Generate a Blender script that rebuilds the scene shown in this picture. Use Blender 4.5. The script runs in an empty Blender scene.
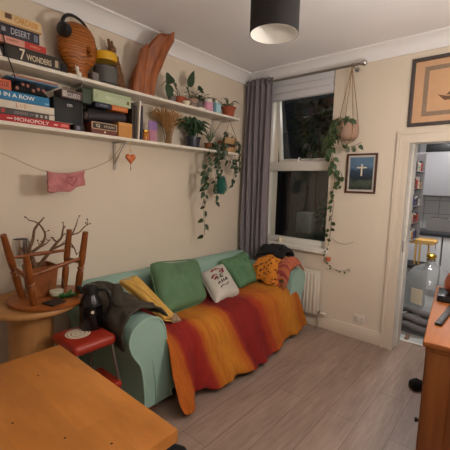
import bpy, bmesh, math, random
from mathutils import Vector as V, Matrix
PI = math.pi
scn = bpy.context.scene
COL = scn.collection
rnd = random.Random(7)

# ------------------------------------------------------------------ colour + materials
def lin(c):
    return tuple(((x/255.0)/12.92 if x/255.0 <= .04045 else ((x/255.0+.055)/1.055)**2.4) for x in c)
def new_mat(name):
    m = bpy.data.materials.new(name); m.use_nodes = True
    nt = m.node_tree; b = nt.nodes['Principled BSDF']
    return m, nt, b
def mix_node(nt, fac, c1, c2):
    n = nt.nodes.new('ShaderNodeMix'); n.data_type = 'RGBA'
    n.inputs[6].default_value = (*c1, 1); n.inputs[7].default_value = (*c2, 1)
    if fac is not None: nt.links.new(fac, n.inputs[0])
    return n
def coords(nt, scale=(1,1,1), rot=(0,0,0)):
    t = nt.nodes.new('ShaderNodeTexCoord'); mp = nt.nodes.new('ShaderNodeMapping')
    mp.inputs['Scale'].default_value = scale; mp.inputs['Rotation'].default_value = rot
    nt.links.new(t.outputs['Object'], mp.inputs[0]); return mp.outputs[0]
def noise(nt, vec, scale, detail=4, rough=.6):
    n = nt.nodes.new('ShaderNodeTexNoise'); n.inputs['Scale'].default_value = scale
    n.inputs['Detail'].default_value = detail; n.inputs['Roughness'].default_value = rough
    nt.links.new(vec, n.inputs['Vector']); return n.outputs['Fac']
def ramp(nt, fac, stops, interp='LINEAR'):
    r = nt.nodes.new('ShaderNodeValToRGB'); r.color_ramp.interpolation = interp
    el = r.color_ramp.elements
    while len(el) > 1: el.remove(el[-1])
    el[0].position = stops[0][0]; el[0].color = (*stops[0][1], 1)
    for p, c in stops[1:]:
        e = el.new(p); e.color = (*c, 1)
    nt.links.new(fac, r.inputs[0]); return r.outputs[0]
def bump(nt, b, height, strength=.3, dist=.01):
    n = nt.nodes.new('ShaderNodeBump'); n.inputs['Strength'].default_value = strength
    n.inputs['Distance'].default_value = dist
    nt.links.new(height, n.inputs['Height']); nt.links.new(n.outputs[0], b.inputs['Normal'])
def mat(name, rgb, rough=.7, metal=0, var=.12, scale=12, bmp=.15, bscale=90, stretch=(1,1,1), trans=0, spec=None, bdist=.004):
    m, nt, b = new_mat(name)
    c = lin(rgb); vec = coords(nt, stretch)
    f = noise(nt, vec, scale)
    mx = mix_node(nt, f, tuple(max(0, x*(1-var)) for x in c), tuple(min(1, x*(1+var)) for x in c))
    nt.links.new(mx.outputs[2], b.inputs['Base Color'])
    b.inputs['Roughness'].default_value = rough; b.inputs['Metallic'].default_value = metal
    if spec is not None: b.inputs['Specular IOR Level'].default_value = spec
    if trans: b.inputs['Transmission Weight'].default_value = trans
    if bmp: bump(nt, b, noise(nt, vec, bscale, 3), bmp, bdist)
    return m
def wood(name, c1, c2, rough=.5, scale=3, axis=0, k=9, bmp=.1):
    m, nt, b = new_mat(name)
    s = [k, k, k]; s[axis] = 1
    vec = coords(nt, tuple(s))
    f = noise(nt, vec, scale, 6, .65)
    col = ramp(nt, f, [(.3, lin(c1)), (.52, lin([(a+d)/2 for a, d in zip(c1, c2)])), (.72, lin(c2))])
    nt.links.new(col, b.inputs['Base Color']); b.inputs['Roughness'].default_value = rough
    bump(nt, b, noise(nt, vec, scale*6, 3), bmp, .002)
    return m
def knotty(name, c1, c2, axis=2, rough=.45):
    m, nt, b = new_mat(name)
    s = [9, 9, 9]; s[axis] = .8
    vec = coords(nt, tuple(s)); f = noise(nt, vec, 2.2, 6, .6)
    base = ramp(nt, f, [(.3, lin(c1)), (.7, lin(c2))])
    kv = coords(nt, tuple(5 if i != axis else 2.2 for i in range(3)))
    vo = nt.nodes.new('ShaderNodeTexVoronoi'); vo.inputs['Scale'].default_value = 1.0
    nt.links.new(kv, vo.inputs['Vector'])
    kn = ramp(nt, vo.outputs['Distance'], [(.0, (1,1,1)), (.10, (.8,.8,.8)), (.16, (0,0,0))])
    mx = nt.nodes.new('ShaderNodeMix'); mx.data_type = 'RGBA'
    nt.links.new(kn, mx.inputs[0]); nt.links.new(base, mx.inputs[6]); mx.inputs[7].default_value = (*lin((84,42,18)), 1)
    nt.links.new(mx.outputs[2], b.inputs['Base Color']); b.inputs['Roughness'].default_value = rough
    return m
def glass_mat(name, tint=(.95,.97,.97), refl=.9, ior=1.5, pale_refl=0):
    m = bpy.data.materials.new(name); m.use_nodes = True; nt = m.node_tree; nt.nodes.clear()
    o = nt.nodes.new('ShaderNodeOutputMaterial'); t = nt.nodes.new('ShaderNodeBsdfTransparent')
    g = nt.nodes.new('ShaderNodeBsdfGlossy'); g.inputs['Roughness'].default_value = .02
    t.inputs[0].default_value = (*tint, 1); g.inputs[0].default_value = (refl, refl, refl, 1)
    lw = nt.nodes.new('ShaderNodeLayerWeight'); pw = nt.nodes.new('ShaderNodeMath'); pw.operation = 'POWER'; pw.inputs[1].default_value = 4.5
    fr = nt.nodes.new('ShaderNodeMath'); fr.operation = 'MULTIPLY_ADD'; f0 = ((ior-1)/(ior+1))**2; fr.inputs[1].default_value = min(.8, 1.6*(ior-1)+.1); fr.inputs[2].default_value = max(f0, .012)
    nt.links.new(lw.outputs['Facing'], pw.inputs[0]); nt.links.new(pw.outputs[0], fr.inputs[0])
    mx = nt.nodes.new('ShaderNodeMixShader')
    nt.links.new(fr.outputs[0], mx.inputs[0]); nt.links.new(t.outputs[0], mx.inputs[1]); nt.links.new(g.outputs[0], mx.inputs[2])
    if pale_refl:  # diffuse white mixed in for pale reflections on the glass
        df = nt.nodes.new('ShaderNodeBsdfDiffuse'); df.inputs[0].default_value = (.8,.83,.84,1); m2 = nt.nodes.new('ShaderNodeMixShader'); m2.inputs[0].default_value = pale_refl
        nt.links.new(mx.outputs[0], m2.inputs[1]); nt.links.new(df.outputs[0], m2.inputs[2]); nt.links.new(m2.outputs[0], o.inputs[0])
    else: nt.links.new(mx.outputs[0], o.inputs[0])
    return m

M = {}
M['wall'] = mat('cream_wall_paint', (222,209,191), .85, var=.03, scale=3, bmp=.08, bscale=160)
M['ceiling'] = mat('white_ceiling_paint', (238,237,240), .9, var=.02, scale=2, bmp=.05, bscale=120)
M['coving'] = mat('white_coving_paint', (238,237,238), .75, var=.02, bmp=0)
M['gloss'] = mat('cream_trim_paint', (218,205,188), .4, var=.03, scale=4, bmp=.04)
M['white_gloss'] = mat('white_gloss_paint', (224,220,212), .3, var=.02, bmp=0)
M['upvc'] = mat('white_window_plastic', (222,218,210), .35, var=.03, bmp=0)
M['shelf'] = mat('white_shelf_board', (224,216,202), .5, var=.03, bmp=.03)
M['night'] = mat('outdoor_wall_render', (128,124,116), .9, var=.3, scale=3)
M['fence'] = wood('dark_fence_wood', (46,40,38), (78,70,64), .8, axis=2)
M['ground'] = mat('dark_paving', (70,66,60), .9, var=.3)
M['planter'] = mat('pale_planter', (170,176,168), .7)
M['glass'] = glass_mat('window_glass')
M['clear'] = glass_mat('clear_jar_glass', (.95,.96,.96), .9, 1.22)
M['demijohn'] = glass_mat('thick_clear_glass', (.95,.96,.96), 1, 1.5, .16)
M['silver'] = mat('polished_steel', (205,205,205), .22, 1, var=.05, bmp=0)
M['brushed'] = mat('brushed_metal', (160,158,154), .35, 1, var=.1, bmp=0)
M['grey_metal'] = mat('grey_painted_metal', (188,180,168), .5, .3, bmp=0)
M['black'] = mat('matt_black_plastic', (20,20,22), .45, var=.2, bmp=.05)
M['black_gloss'] = mat('gloss_black_enamel', (12,12,14), .22, var=.1, bmp=0)
M['black_cloth'] = mat('black_cloth', (24,23,26), .95, var=.35, scale=30, bmp=.4)
M['shade_out'] = mat('charcoal_lampshade_fabric', (26,22,22), .8, var=.1, scale=60, bmp=.2, bscale=220)
M['shade_in'] = mat('white_lampshade_lining', (232,228,220), .8, var=.02, bmp=0)
M['curtain'] = mat('grey_curtain_fabric', (126,118,124), .85, var=.08, scale=40, bmp=.25, bscale=200)
M['blind'] = mat('pale_grey_blind_fabric', (206,206,210), .7, var=.03, bmp=.05)
M['mint'] = mat('mint_slipcover_cotton', (150,182,169), .9, var=.06, scale=7, bmp=.35, bscale=22, bdist=.012)
M['mint_pipe'] = mat('mint_piping_cotton', (158,192,178), .9, var=.04, bmp=.1)
M['green'] = mat('green_velvet', (92,126,92), .85, var=.14, scale=9, bmp=.3, bscale=30)
M['green2'] = mat('tufted_green_cotton', (90,130,94), .85, var=.16, scale=10, bmp=.3, bscale=30)
M['mustard'] = mat('mustard_cotton', (206,162,80), .9, var=.1, scale=14, bmp=.3, bscale=60)
M['offwhite'] = mat('off_white_linen', (198,193,182), .9, var=.08, scale=14, bmp=.25)
M['maroon'] = mat('maroon_print', (136,44,52), .9, var=.2)
M['ink'] = mat('dark_ink_print', (40,34,32), .9)
M['olive'] = mat('dark_olive_waxed_cotton', (62,56,46), .75, var=.25, scale=14, bmp=.5, bscale=26, bdist=.012)
M['birch'] = wood('varnished_birch', (164,100,36), (200,128,54), .46, 2.6, 0, 3, .03)
def block_birch():
    m = M['birch']; nt = m.node_tree; b = nt.nodes['Principled BSDF']
    br = nt.nodes.new('ShaderNodeTexBrick'); nt.links.new(coords(nt), br.inputs['Vector']); br.offset = .43
    br.inputs['Scale'].default_value = 1; br.inputs['Brick Width'].default_value = .34; br.inputs['Row Height'].default_value = .075; br.inputs['Mortar Size'].default_value = .0
    br.inputs['Color1'].default_value = (.36,.36,.36,1); br.inputs['Color2'].default_value = (.66,.66,.66,1)
    src = b.inputs['Base Color'].links[0].from_socket
    mx = nt.nodes.new('ShaderNodeMix'); mx.data_type = 'RGBA'; mx.blend_type = 'OVERLAY'; mx.inputs[0].default_value = .25
    nt.links.new(src, mx.inputs[6]); nt.links.new(br.outputs['Color'], mx.inputs[7]); nt.links.new(mx.outputs[2], b.inputs['Base Color'])
block_birch()
M['birch_edge'] = wood('birch_edge_ply', (136,80,32), (160,104,48), .45, 3, 0)
M['pale_wood'] = wood('pale_beech_veneer', (170,120,68), (188,138,84), .5, 2.2, 2, 6, .04)
M['stool_wood'] = wood('orange_varnished_pine', (112,58,22), (150,86,36), .35, 3, 2, 7, .05)
M['stool_seat'] = wood('orange_varnished_pine_seat', (132,72,28), (166,98,42), .35, 3, 1, 7, .05)
M['pot_wood'] = wood('brown_planter_wood', (120,64,26), (156,90,40), .55, 3, 0, 7)
M['bark'] = mat('grey_brown_bark', (104,76,54), .9, var=.35, scale=40, bmp=.6, bscale=70)
M['drift'] = wood('red_brown_driftwood', (116,58,24), (176,102,54), .5, 3.4, 2, 8, .35)
M['pine'] = knotty('knotty_orange_pine', (122,66,24), (152,90,38), 2)
M['pine_top'] = knotty('knotty_orange_pine_top', (142,78,32), (166,100,46), 1, .5)
M['red_paint'] = mat('red_painted_metal', (160,46,28), .4, var=.15, scale=9, bmp=.05)
M['chrome'] = mat('dull_chrome_tube', (150,150,150), .3, 1, bmp=0)
M['terracotta'] = mat('terracotta', (158,78,50), .85, var=.12, scale=20)
M['soil'] = mat('dark_soil', (38,28,22), 1, var=.4, scale=60, bmp=.8)
M['leaf'] = mat('deep_green_leaf', (38,62,32), .45, var=.3, scale=14, bmp=.1)
M['leaf2'] = mat('mid_green_leaf', (58,80,44), .5, var=.3, scale=14, bmp=.1)
M['leaf3'] = mat('grey_green_leaf', (86,100,70), .6, var=.25, scale=14, bmp=.1)
M['teal'] = mat('teal_succulent_leaf', (48,110,98), .6, var=.25, scale=20, bmp=.1)
M['stem'] = mat('brown_green_stem', (84,74,44), .8, var=.2, bmp=0)
M['straw'] = mat('dried_straw', (168,124,74), .9, var=.3, scale=30, bmp=.1)
M['cord'] = mat('jute_cord', (150,118,84), .95, var=.2, scale=60, bmp=.3)
M['basket'] = mat('pinkish_clay', (164,134,116), .9, var=.15, scale=25, bmp=.4)
M['rad'] = mat('white_radiator_enamel', (222,212,198), .35, var=.02, bmp=0)
M['plastic'] = mat('white_socket_plastic', (220,212,200), .35, var=.02, bmp=0)
M['yellow'] = mat('yellow_plastic', (222,172,30), .4, var=.06, bmp=0)
M['brass'] = mat('polished_brass', (222,178,70), .25, 1, var=.06, bmp=0)
M['paper'] = mat('cream_paper', (226,214,190), .8, var=.05, bmp=0)
M['pinkcloth'] = mat('dusty_pink_flannel', (190,124,124), .95, var=.12, scale=22, bmp=.4)
M['grey_blanket'] = mat('grey_fleece', (108,104,104), .98, var=.25, scale=24, bmp=.6, bscale=60)
M['tile_floor'] = mat('pale_grey_floor_tile', (186,188,186), .35, var=.05, scale=3, bmp=0)
M['kit_wall'] = mat('white_kitchen_paint', (176,176,178), .7, var=.02, bmp=0)
M['kit_white'] = mat('white_cabinet_laminate', (158,158,162), .35, var=.02, bmp=0)
M['base_white'] = mat('bright_white_cabinet_door', (206,206,208), .4, var=.02, bmp=0)
M['worktop'] = mat('dark_grey_worktop', (52,52,56), .3, var=.25, scale=80, bmp=0)
M['bin'] = mat('grey_bin_plastic', (132,134,136), .4, var=.04, bmp=0)
M['bamboo'] = wood('pale_bamboo', (216,170,92), (232,192,120), .45, 2.5, 0, 8, .03)
M['copper'] = mat('pinkish_copper', (186,110,84), .3, .7, var=.1, bmp=0)
M['jargrey'] = mat('grey_jar_contents', (96,92,92), .7, var=.25, scale=50, bmp=.3)
M['cone'] = mat('carved_brown_wood', (112,74,42), .6, var=.35, scale=40, bmp=.5, bscale=60)
M['pinkjar'] = mat('pink_label', (206,146,172), .5, var=.06, bmp=0)
M['bluejar'] = mat('pale_blue_label', (142,190,204), .5, var=.06, bmp=0)
M['amber'] = mat('amber_honey', (176,104,24), .25, var=.15, bmp=0)
M['lilac'] = mat('lilac_print', (138,104,158), .6, var=.2, scale=20, bmp=0)
M['plum'] = mat('dusty_pink_print', (178,120,140), .6, var=.2, scale=20, bmp=0)
M['orange'] = mat('orange_ceramic', (196,104,50), .3, var=.45, scale=40, bmp=.2)
M['darkpot'] = mat('dark_glazed_pot', (38,44,56), .3, var=.2, bmp=0)
M['greypot'] = mat('grey_pot', (120,112,108), .7, var=.1)
M['bulb'] = None

def floor_mat():
    m, nt, b = new_mat('grey_oak_laminate')
    vec = coords(nt, (1,1,1), (0,0,PI/2))
    br = nt.nodes.new('ShaderNodeTexBrick'); nt.links.new(vec, br.inputs['Vector'])
    br.inputs['Scale'].default_value = 1; br.inputs['Brick Width'].default_value = 1.25; br.inputs['Row Height'].default_value = .19
    br.inputs['Mortar Size'].default_value = .0018; br.inputs['Mortar Smooth'].default_value = .3; br.offset = .37
    br.inputs['Color1'].default_value = (.30,.30,.30,1); br.inputs['Color2'].default_value = (.70,.70,.70,1); br.inputs['Mortar'].default_value = (.02,.02,.02,1)
    g = noise(nt, coords(nt, (14,1.1,1)), 3.2, 8, .7)
    g2 = noise(nt, coords(nt, (3,.7,1)), 2.0, 4, .6)
    base = ramp(nt, g, [(.25, lin((134,112,100))), (.5, lin((154,131,118))), (.75, lin((172,150,136)))])
    m1 = nt.nodes.new('ShaderNodeMix'); m1.data_type = 'RGBA'; m1.blend_type = 'OVERLAY'; m1.inputs[0].default_value = .16
    nt.links.new(base, m1.inputs[6]); nt.links.new(br.outputs['Color'], m1.inputs[7])
    m2 = nt.nodes.new('ShaderNodeMix'); m2.data_type = 'RGBA'; m2.blend_type = 'OVERLAY'; m2.inputs[0].default_value = .35
    nt.links.new(m1.outputs[2], m2.inputs[6]); nt.links.new(g2, m2.inputs[7])
    m3 = mix_node(nt, br.outputs['Fac'], (0,0,0), lin((104,84,72))); nt.links.new(m2.outputs[2], m3.inputs[6])
    nt.links.new(m3.outputs[2], b.inputs['Base Color']); b.inputs['Roughness'].default_value = .42
    bump(nt, b, g, .08, .002); return m
M['floor'] = floor_mat()
def tile_mat():
    m, nt, b = new_mat('white_wall_tiles')
    vec = coords(nt, (1,1,1), (PI/2,0,0))
    br = nt.nodes.new('ShaderNodeTexBrick'); nt.links.new(vec, br.inputs['Vector']); br.offset = 0
    br.inputs['Scale'].default_value = 1; br.inputs['Brick Width'].default_value = .2; br.inputs['Row Height'].default_value = .2
    br.inputs['Mortar Size'].default_value = .005
    br.inputs['Color1'].default_value = (*lin((206,206,206)),1); br.inputs['Color2'].default_value = (*lin((198,198,200)),1); br.inputs['Mortar'].default_value = (*lin((150,148,148)),1)
    nt.links.new(br.outputs['Color'], b.inputs['Base Color']); b.inputs['Roughness'].default_value = .25; return m
M['tiles'] = tile_mat()
OR, YE, RD, RO = (172,84,14), (184,112,24), (124,16,12), (150,44,14)
STRIPES = [(-2.2,OR),(-1.97,(178,92,16)),(-1.91,OR),(-1.89,RO),(-1.87,(136,22,14)),(-1.73,(142,26,14)),(-1.70,RO),(-1.675,OR),(-1.63,YE),(-1.60,(176,100,20)),(-1.54,(190,120,30)),(-1.44,YE),(-1.40,(176,92,18)),(-1.36,OR),(-1.34,RO),
           (-1.30,RD),(-1.16,(132,20,14)),(-1.02,RD),(-.97,RO),(-.91,(160,58,14)),(-.87,OR),(-.76,(182,100,18)),(-.72,(176,90,16)),(-.62,YE),(-.5,(190,122,32)),(-.40,YE),(-.32,OR),(-.24,YE),(-.2,RO)]
def throw_mat():
    m, nt, b = new_mat('striped_madras_cotton')
    at = nt.nodes.new('ShaderNodeAttribute'); at.attribute_name = 'weave'; at.attribute_type = 'GEOMETRY'
    f = nt.nodes.new('ShaderNodeMapRange'); f.inputs['From Min'].default_value = -2.2; f.inputs['From Max'].default_value = -.15
    nt.links.new(at.outputs['Fac'], f.inputs['Value'])
    col = ramp(nt, f.outputs[0], [((p+2.2)/2.05, lin(c)) for p, c in STRIPES])
    n = noise(nt, coords(nt, (2,34,4)), 3, 3)
    m1 = nt.nodes.new('ShaderNodeMix'); m1.data_type = 'RGBA'; m1.blend_type = 'OVERLAY'; m1.inputs[0].default_value = .5
    nt.links.new(col, m1.inputs[6]); nt.links.new(n, m1.inputs[7])
    nt.links.new(m1.outputs[2], b.inputs['Base Color']); b.inputs['Roughness'].default_value = .9
    bump(nt, b, noise(nt, coords(nt, (9,20,9)), 4, 4), .4, .01); return m
M['throw'] = throw_mat()
def leopard_mat():
    m, nt, b = new_mat('orange_spotted_fabric')
    vec = coords(nt); vo = nt.nodes.new('ShaderNodeTexVoronoi'); vo.inputs['Scale'].default_value = 30; nt.links.new(vec, vo.inputs['Vector'])
    col = ramp(nt, vo.outputs['Distance'], [(0, lin((40,24,14))), (.26, lin((60,30,14))), (.34, lin((206,122,34))), (1, lin((222,142,46)))])
    nt.links.new(col, b.inputs['Base Color']); b.inputs['Roughness'].default_value = .9
    bump(nt, b, noise(nt, vec, 20), .4, .01); return m
M['leopard'] = leopard_mat()
def stripe_mat(name, cols, scale, axis=(1,0,0), rough=.8, dist=0):
    m, nt, b = new_mat(name); w = nt.nodes.new('ShaderNodeTexWave'); w.inputs['Scale'].default_value = scale
    w.bands_direction = 'XYZ'[axis.index(1)] if False else ('X' if axis[0] else 'Y' if axis[1] else 'Z')
    w.inputs['Distortion'].default_value = dist; w.inputs['Detail'].default_value = 2; w.inputs['Detail Scale'].default_value = 1.2
    nt.links.new(coords(nt), w.inputs['Vector'])
    n = len(cols); col = ramp(nt, w.outputs['Fac'], [(i/n, lin(c)) for i, c in enumerate(cols)], 'CONSTANT' if dist == 0 else 'LINEAR')
    nt.links.new(col, b.inputs['Base Color']); b.inputs['Roughness'].default_value = rough; return m
M['fringe'] = stripe_mat('pink_and_orange_striped_cloth', [(184,78,70),(214,132,60),(80,34,40),(210,140,90),(150,60,60)], 9, (0,1,0), .9, 3)
M['ply'] = stripe_mat('layered_plywood', [(176,104,30),(160,90,24),(70,32,8),(160,90,24)], 8, (0,0,1), .5, 6)
M['pinknote'] = mat('salmon_box_card', (216,150,138), .7, bmp=0)
_cards = {}
def card(rgb, rough=.6):
    k = tuple(rgb)
    if k not in _cards: _cards[k] = mat('printed_card_%d' % len(_cards), rgb, rough, var=.08, scale=18, bmp=.03)
    return _cards[k]

# ------------------------------------------------------------------ mesh builder
class MB:
    def __init__(s): s.bm = bmesh.new()
    def add(s, verts, faces):
        vs = [s.bm.verts.new(v) for v in verts]
        for f in faces:
            try: s.bm.faces.new([vs[i] for i in f])
            except ValueError: pass
        return s
    def box(s, x0, x1, y0, y1, z0, z1, bev=0, R=None, c=None, seg=2):
        b = bmesh.new(); bmesh.ops.create_cube(b, size=1)
        sc = V((x1-x0, y1-y0, z1-z0)); ce = V(((x0+x1)/2, (y0+y1)/2, (z0+z1)/2))
        for v in b.verts: v.co = V((v.co.x*sc.x, v.co.y*sc.y, v.co.z*sc.z))
        if bev: bmesh.ops.bevel(b, geom=b.edges[:], offset=min(bev, .49*min(sc)), segments=seg, profile=.5, affect='EDGES')
        for v in b.verts:
            p = v.co
            if R is not None: p = R @ p
            v.co = p + ce
        s.merge(b); return s
    def merge(s, b):
        me = bpy.data.meshes.new('t'); b.to_mesh(me); b.free(); s.bm.from_mesh(me); bpy.data.meshes.remove(me)
    def frame(s, d):
        d = V(d).normalized(); a = V((0,0,1)) if abs(d.z) < .9 else V((1,0,0))
        u = d.cross(a).normalized(); return u, d.cross(u).normalized()
    def tube(s, pts, rad, n=8, smooth=0, cap=True, flat=1):
        pts = [V(p) for p in pts]
        if not isinstance(rad, (list, tuple)): rad = [rad]*len(pts)
        rad = list(rad)
        if smooth:
            P, Rr = [], []
            for i in range(len(pts)-1):
                p0 = pts[max(i-1,0)]; p1 = pts[i]; p2 = pts[i+1]; p3 = pts[min(i+2,len(pts)-1)]
                for k in range(smooth):
                    t = k/smooth
                    P.append(.5*((2*p1)+(-p0+p2)*t+(2*p0-5*p1+4*p2-p3)*t*t+(-p0+3*p1-3*p2+p3)*t**3)); Rr.append(rad[i]+(rad[i+1]-rad[i])*t)
            P.append(pts[-1]); Rr.append(rad[-1]); pts, rad = P, Rr
        u = None; rings = []
        for i, p in enumerate(pts):
            d = pts[min(i+1,len(pts)-1)]-pts[max(i-1,0)]
            if d.length < 1e-9: d = V((0,0,1))
            d.normalize()
            if u is None: u, w = s.frame(d)
            else:
                u = u - d*u.dot(d)
                if u.length < 1e-6: u, w = s.frame(d)
                u.normalize(); w = d.cross(u)
            rings.append([s.bm.verts.new(p + (u*math.cos(2*PI*k/n) + w*math.sin(2*PI*k/n)*flat)*rad[i]) for k in range(n)])
        for a, b in zip(rings, rings[1:]):
            for k in range(n): s.bm.faces.new((a[k], a[(k+1)%n], b[(k+1)%n], b[k]))
        if cap: s.bm.faces.new(rings[0][::-1]); s.bm.faces.new(rings[-1])
        return s
    def lathe(s, prof, c=(0,0,0), n=24, R=None, sx=1, sy=1):
        c = V(c); rings = []
        for r, z in prof:
            if r < 1e-5:
                p = V((0,0,z)); rings.append([s.bm.verts.new(c + (R@p if R else p))])
            else:
                ring = []
                for k in range(n):
                    p = V((r*sx*math.cos(2*PI*k/n), r*sy*math.sin(2*PI*k/n), z)); ring.append(s.bm.verts.new(c + (R@p if R else p)))
                rings.append(ring)
        for a, b in zip(rings, rings[1:]):
            for k in range(n):
                q = [a[k%len(a)], a[(k+1)%len(a)], b[(k+1)%len(b)], b[k%len(b)]]
                q2 = []
                for v in q:
                    if v not in q2: q2.append(v)
                if len(q2) > 2:
                    try: s.bm.faces.new(q2)
                    except ValueError: pass
        return s
    def ball(s, c, r, sc=(1,1,1), n=12):
        prof = [(r*math.sin(PI*i/n), -r*math.cos(PI*i/n)) for i in range(n+1)]
        prof[0] = (0, -r); prof[-1] = (0, r)
        b = MB().lathe(prof, (0,0,0), n+4)
        for v in b.bm.verts: v.co = V((v.co.x*sc[0], v.co.y*sc[1], v.co.z*sc[2])) + V(c)
        s.merge(b.bm); return s
    def prism(s, poly, o, u, v, w, d):
        o, u, v, w = V(o), V(u), V(v), V(w); n = len(poly)
        a = [s.bm.verts.new(o+u*p[0]+v*p[1]) for p in poly]; b = [s.bm.verts.new(o+u*p[0]+v*p[1]+w*d) for p in poly]
        s.bm.faces.new(a[::-1]); s.bm.faces.new(b)
        for i in range(n): s.bm.faces.new((a[i], a[(i+1)%n], b[(i+1)%n], b[i]))
        return s
    def grid(s, f, nu, nv):
        vs = [[s.bm.verts.new(f(i/nu, j/nv)) for j in range(nv+1)] for i in range(nu+1)]
        for i in range(nu):
            for j in range(nv): s.bm.faces.new((vs[i][j], vs[i+1][j], vs[i+1][j+1], vs[i][j+1]))
        return s
    def leaf(s, p, d, n, L, W, bend=.25, heart=True):
        p, d, n = V(p), V(d).normalized(), V(n)
        n = n - d*n.dot(d)
        if n.length < 1e-4: n = s.frame(d)[0]
        n.normalize(); sd = d.cross(n)
        prof = [(0,.0),(.06,.3),(.2,.48),(.42,.5),(.68,.33),(.88,.12),(1,0)] if heart else [(0,.0),(.12,.22),(.32,.44),(.55,.5),(.78,.33),(.92,.12),(1,0)]
        mid, lf, rt = [], [], []
        for t, w in prof:
            q = p + d*L*t - n*(bend*L*t*t); mid.append(s.bm.verts.new(q))
            if 0 < t < 1:
                lf.append(s.bm.verts.new(q + sd*W*w + n*W*w*.25)); rt.append(s.bm.verts.new(q - sd*W*w + n*W*w*.25))
        for side, fl in ((lf, False), (rt, True)):
            k = len(side)
            fs = [(mid[0], mid[1], side[0])] + [(mid[i+1], mid[i+2], side[i+1], side[i]) for i in range(k-1)] + [(mid[k], mid[k+1], side[k-1])]
            for f in fs: s.bm.faces.new(f[::-1] if fl else f)
        return s
def wpos(o):
    v = V((0,0,0))
    while o is not None: v += o.location; o = o.parent
    return v
def tag(o, label=None, cat=None, group=None, kind=None):
    if label: o['label'] = label
    if cat: o['category'] = cat
    if group: o['group'] = group
    if kind: o['kind'] = kind
    return o
def obj(name, mb, m, parent=None, angle=40, solid=0, sub=0, label=None, origin=None):
    """links a world-space mesh as ONE object; a top-level one gets its origin at its base centre"""
    bm = mb.bm
    bmesh.ops.recalc_face_normals(bm, faces=bm.faces[:])
    if parent is not None: off = wpos(parent)
    elif origin is not None: off = V(origin)
    else:
        lo = V([min(v.co[i] for v in bm.verts) for i in range(3)]); hi = V([max(v.co[i] for v in bm.verts) for i in range(3)])
        off = V(((lo.x+hi.x)/2, (lo.y+hi.y)/2, lo.z))
    bmesh.ops.translate(bm, verts=bm.verts[:], vec=-off)
    me = bpy.data.meshes.new(name); bm.to_mesh(me); bm.free()
    for mm in (m if isinstance(m, list) else [m]): me.materials.append(mm)
    for p in me.polygons: p.use_smooth = True
    me.set_sharp_from_angle(angle=math.radians(angle))
    o = bpy.data.objects.new(name, me); COL.objects.link(o)
    if parent is not None: o.parent = parent
    else: o.location = off
    if solid:
        md = o.modifiers.new('thickness', 'SOLIDIFY'); md.thickness = solid; md.offset = 0
    if sub:
        md = o.modifiers.new('smooth', 'SUBSURF'); md.levels = sub; md.render_levels = sub
    if label: o['label'] = label
    return o
def thing(name, label, cat, loc, group=None):
    o = bpy.data.objects.new(name, None); COL.objects.link(o); o.location = loc; o.empty_display_size = .05
    return tag(o, label, cat, group)
def struct(name, mb, m, parent=None, **k):
    o = obj(name, mb, m, parent, **k)
    if parent is None: o['kind'] = 'structure'
    return o
def lettering(s, c, width, height, u, v, m, parent, name='lettering', depth=.0012):
    """solid letters, fitted to width x height, centred at c on the plane spanned by u (reading) and v (up)"""
    cu = bpy.data.curves.new('font', 'FONT'); cu.body = s; cu.align_x = 'CENTER'; cu.align_y = 'CENTER'; cu.extrude = .02; cu.offset = .012
    t = bpy.data.objects.new('font', cu); COL.objects.link(t)
    dg = bpy.context.evaluated_depsgraph_get(); me = bpy.data.meshes.new_from_object(t.evaluated_get(dg))
    bpy.data.objects.remove(t)
    xs = [a.co.x for a in me.vertices]; ys = [a.co.y for a in me.vertices]
    cx, cy = (min(xs)+max(xs))/2, (min(ys)+max(ys))/2; sx = width/(max(xs)-min(xs)); sy = height/(max(ys)-min(ys))
    u, v = V(u).normalized(), V(v).normalized(); w = u.cross(v); off = wpos(parent); c = V(c)
    for a in me.vertices: a.co = c + u*((a.co.x-cx)*sx) + v*((a.co.y-cy)*sy) + w*(a.co.z/.02*depth) - off
    me.name = name; me.materials.clear(); me.materials.append(m)
    o = bpy.data.objects.new(name, me); COL.objects.link(o); o.parent = parent; return o
def jit(a): return rnd.uniform(-a, a)
def copy_tree(o, parent=None):
    c = o.copy(); COL.objects.link(c); c.parent = parent
    for ch in list(o.children): copy_tree(ch, c)
    return c

# ------------------------------------------------------------------ camera (solved from the room's straight lines)
CAM = V((2.5498, -3.3555, 1.4848)); FPX = 344.35
yaw, pitch, roll = -.70574, -.11751, .02828
fw = V((math.sin(yaw)*math.cos(pitch), math.cos(yaw)*math.cos(pitch), math.sin(pitch)))
rt0 = V((math.cos(yaw), -math.sin(yaw), 0)); up0 = rt0.cross(fw)
rt = rt0*math.cos(roll)+up0*math.sin(roll); up = -rt0*math.sin(roll)+up0*math.cos(roll)
cd = bpy.data.cameras.new('camera'); cam = bpy.data.objects.new('camera', cd); COL.objects.link(cam)
Rm = Matrix((rt, up, -fw)).transposed().to_4x4(); Rm.translation = CAM
cam.matrix_world = Rm; cd.sensor_width = 36; cd.lens = FPX/450*36; cd.clip_start = .02
scn.camera = cam

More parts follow.
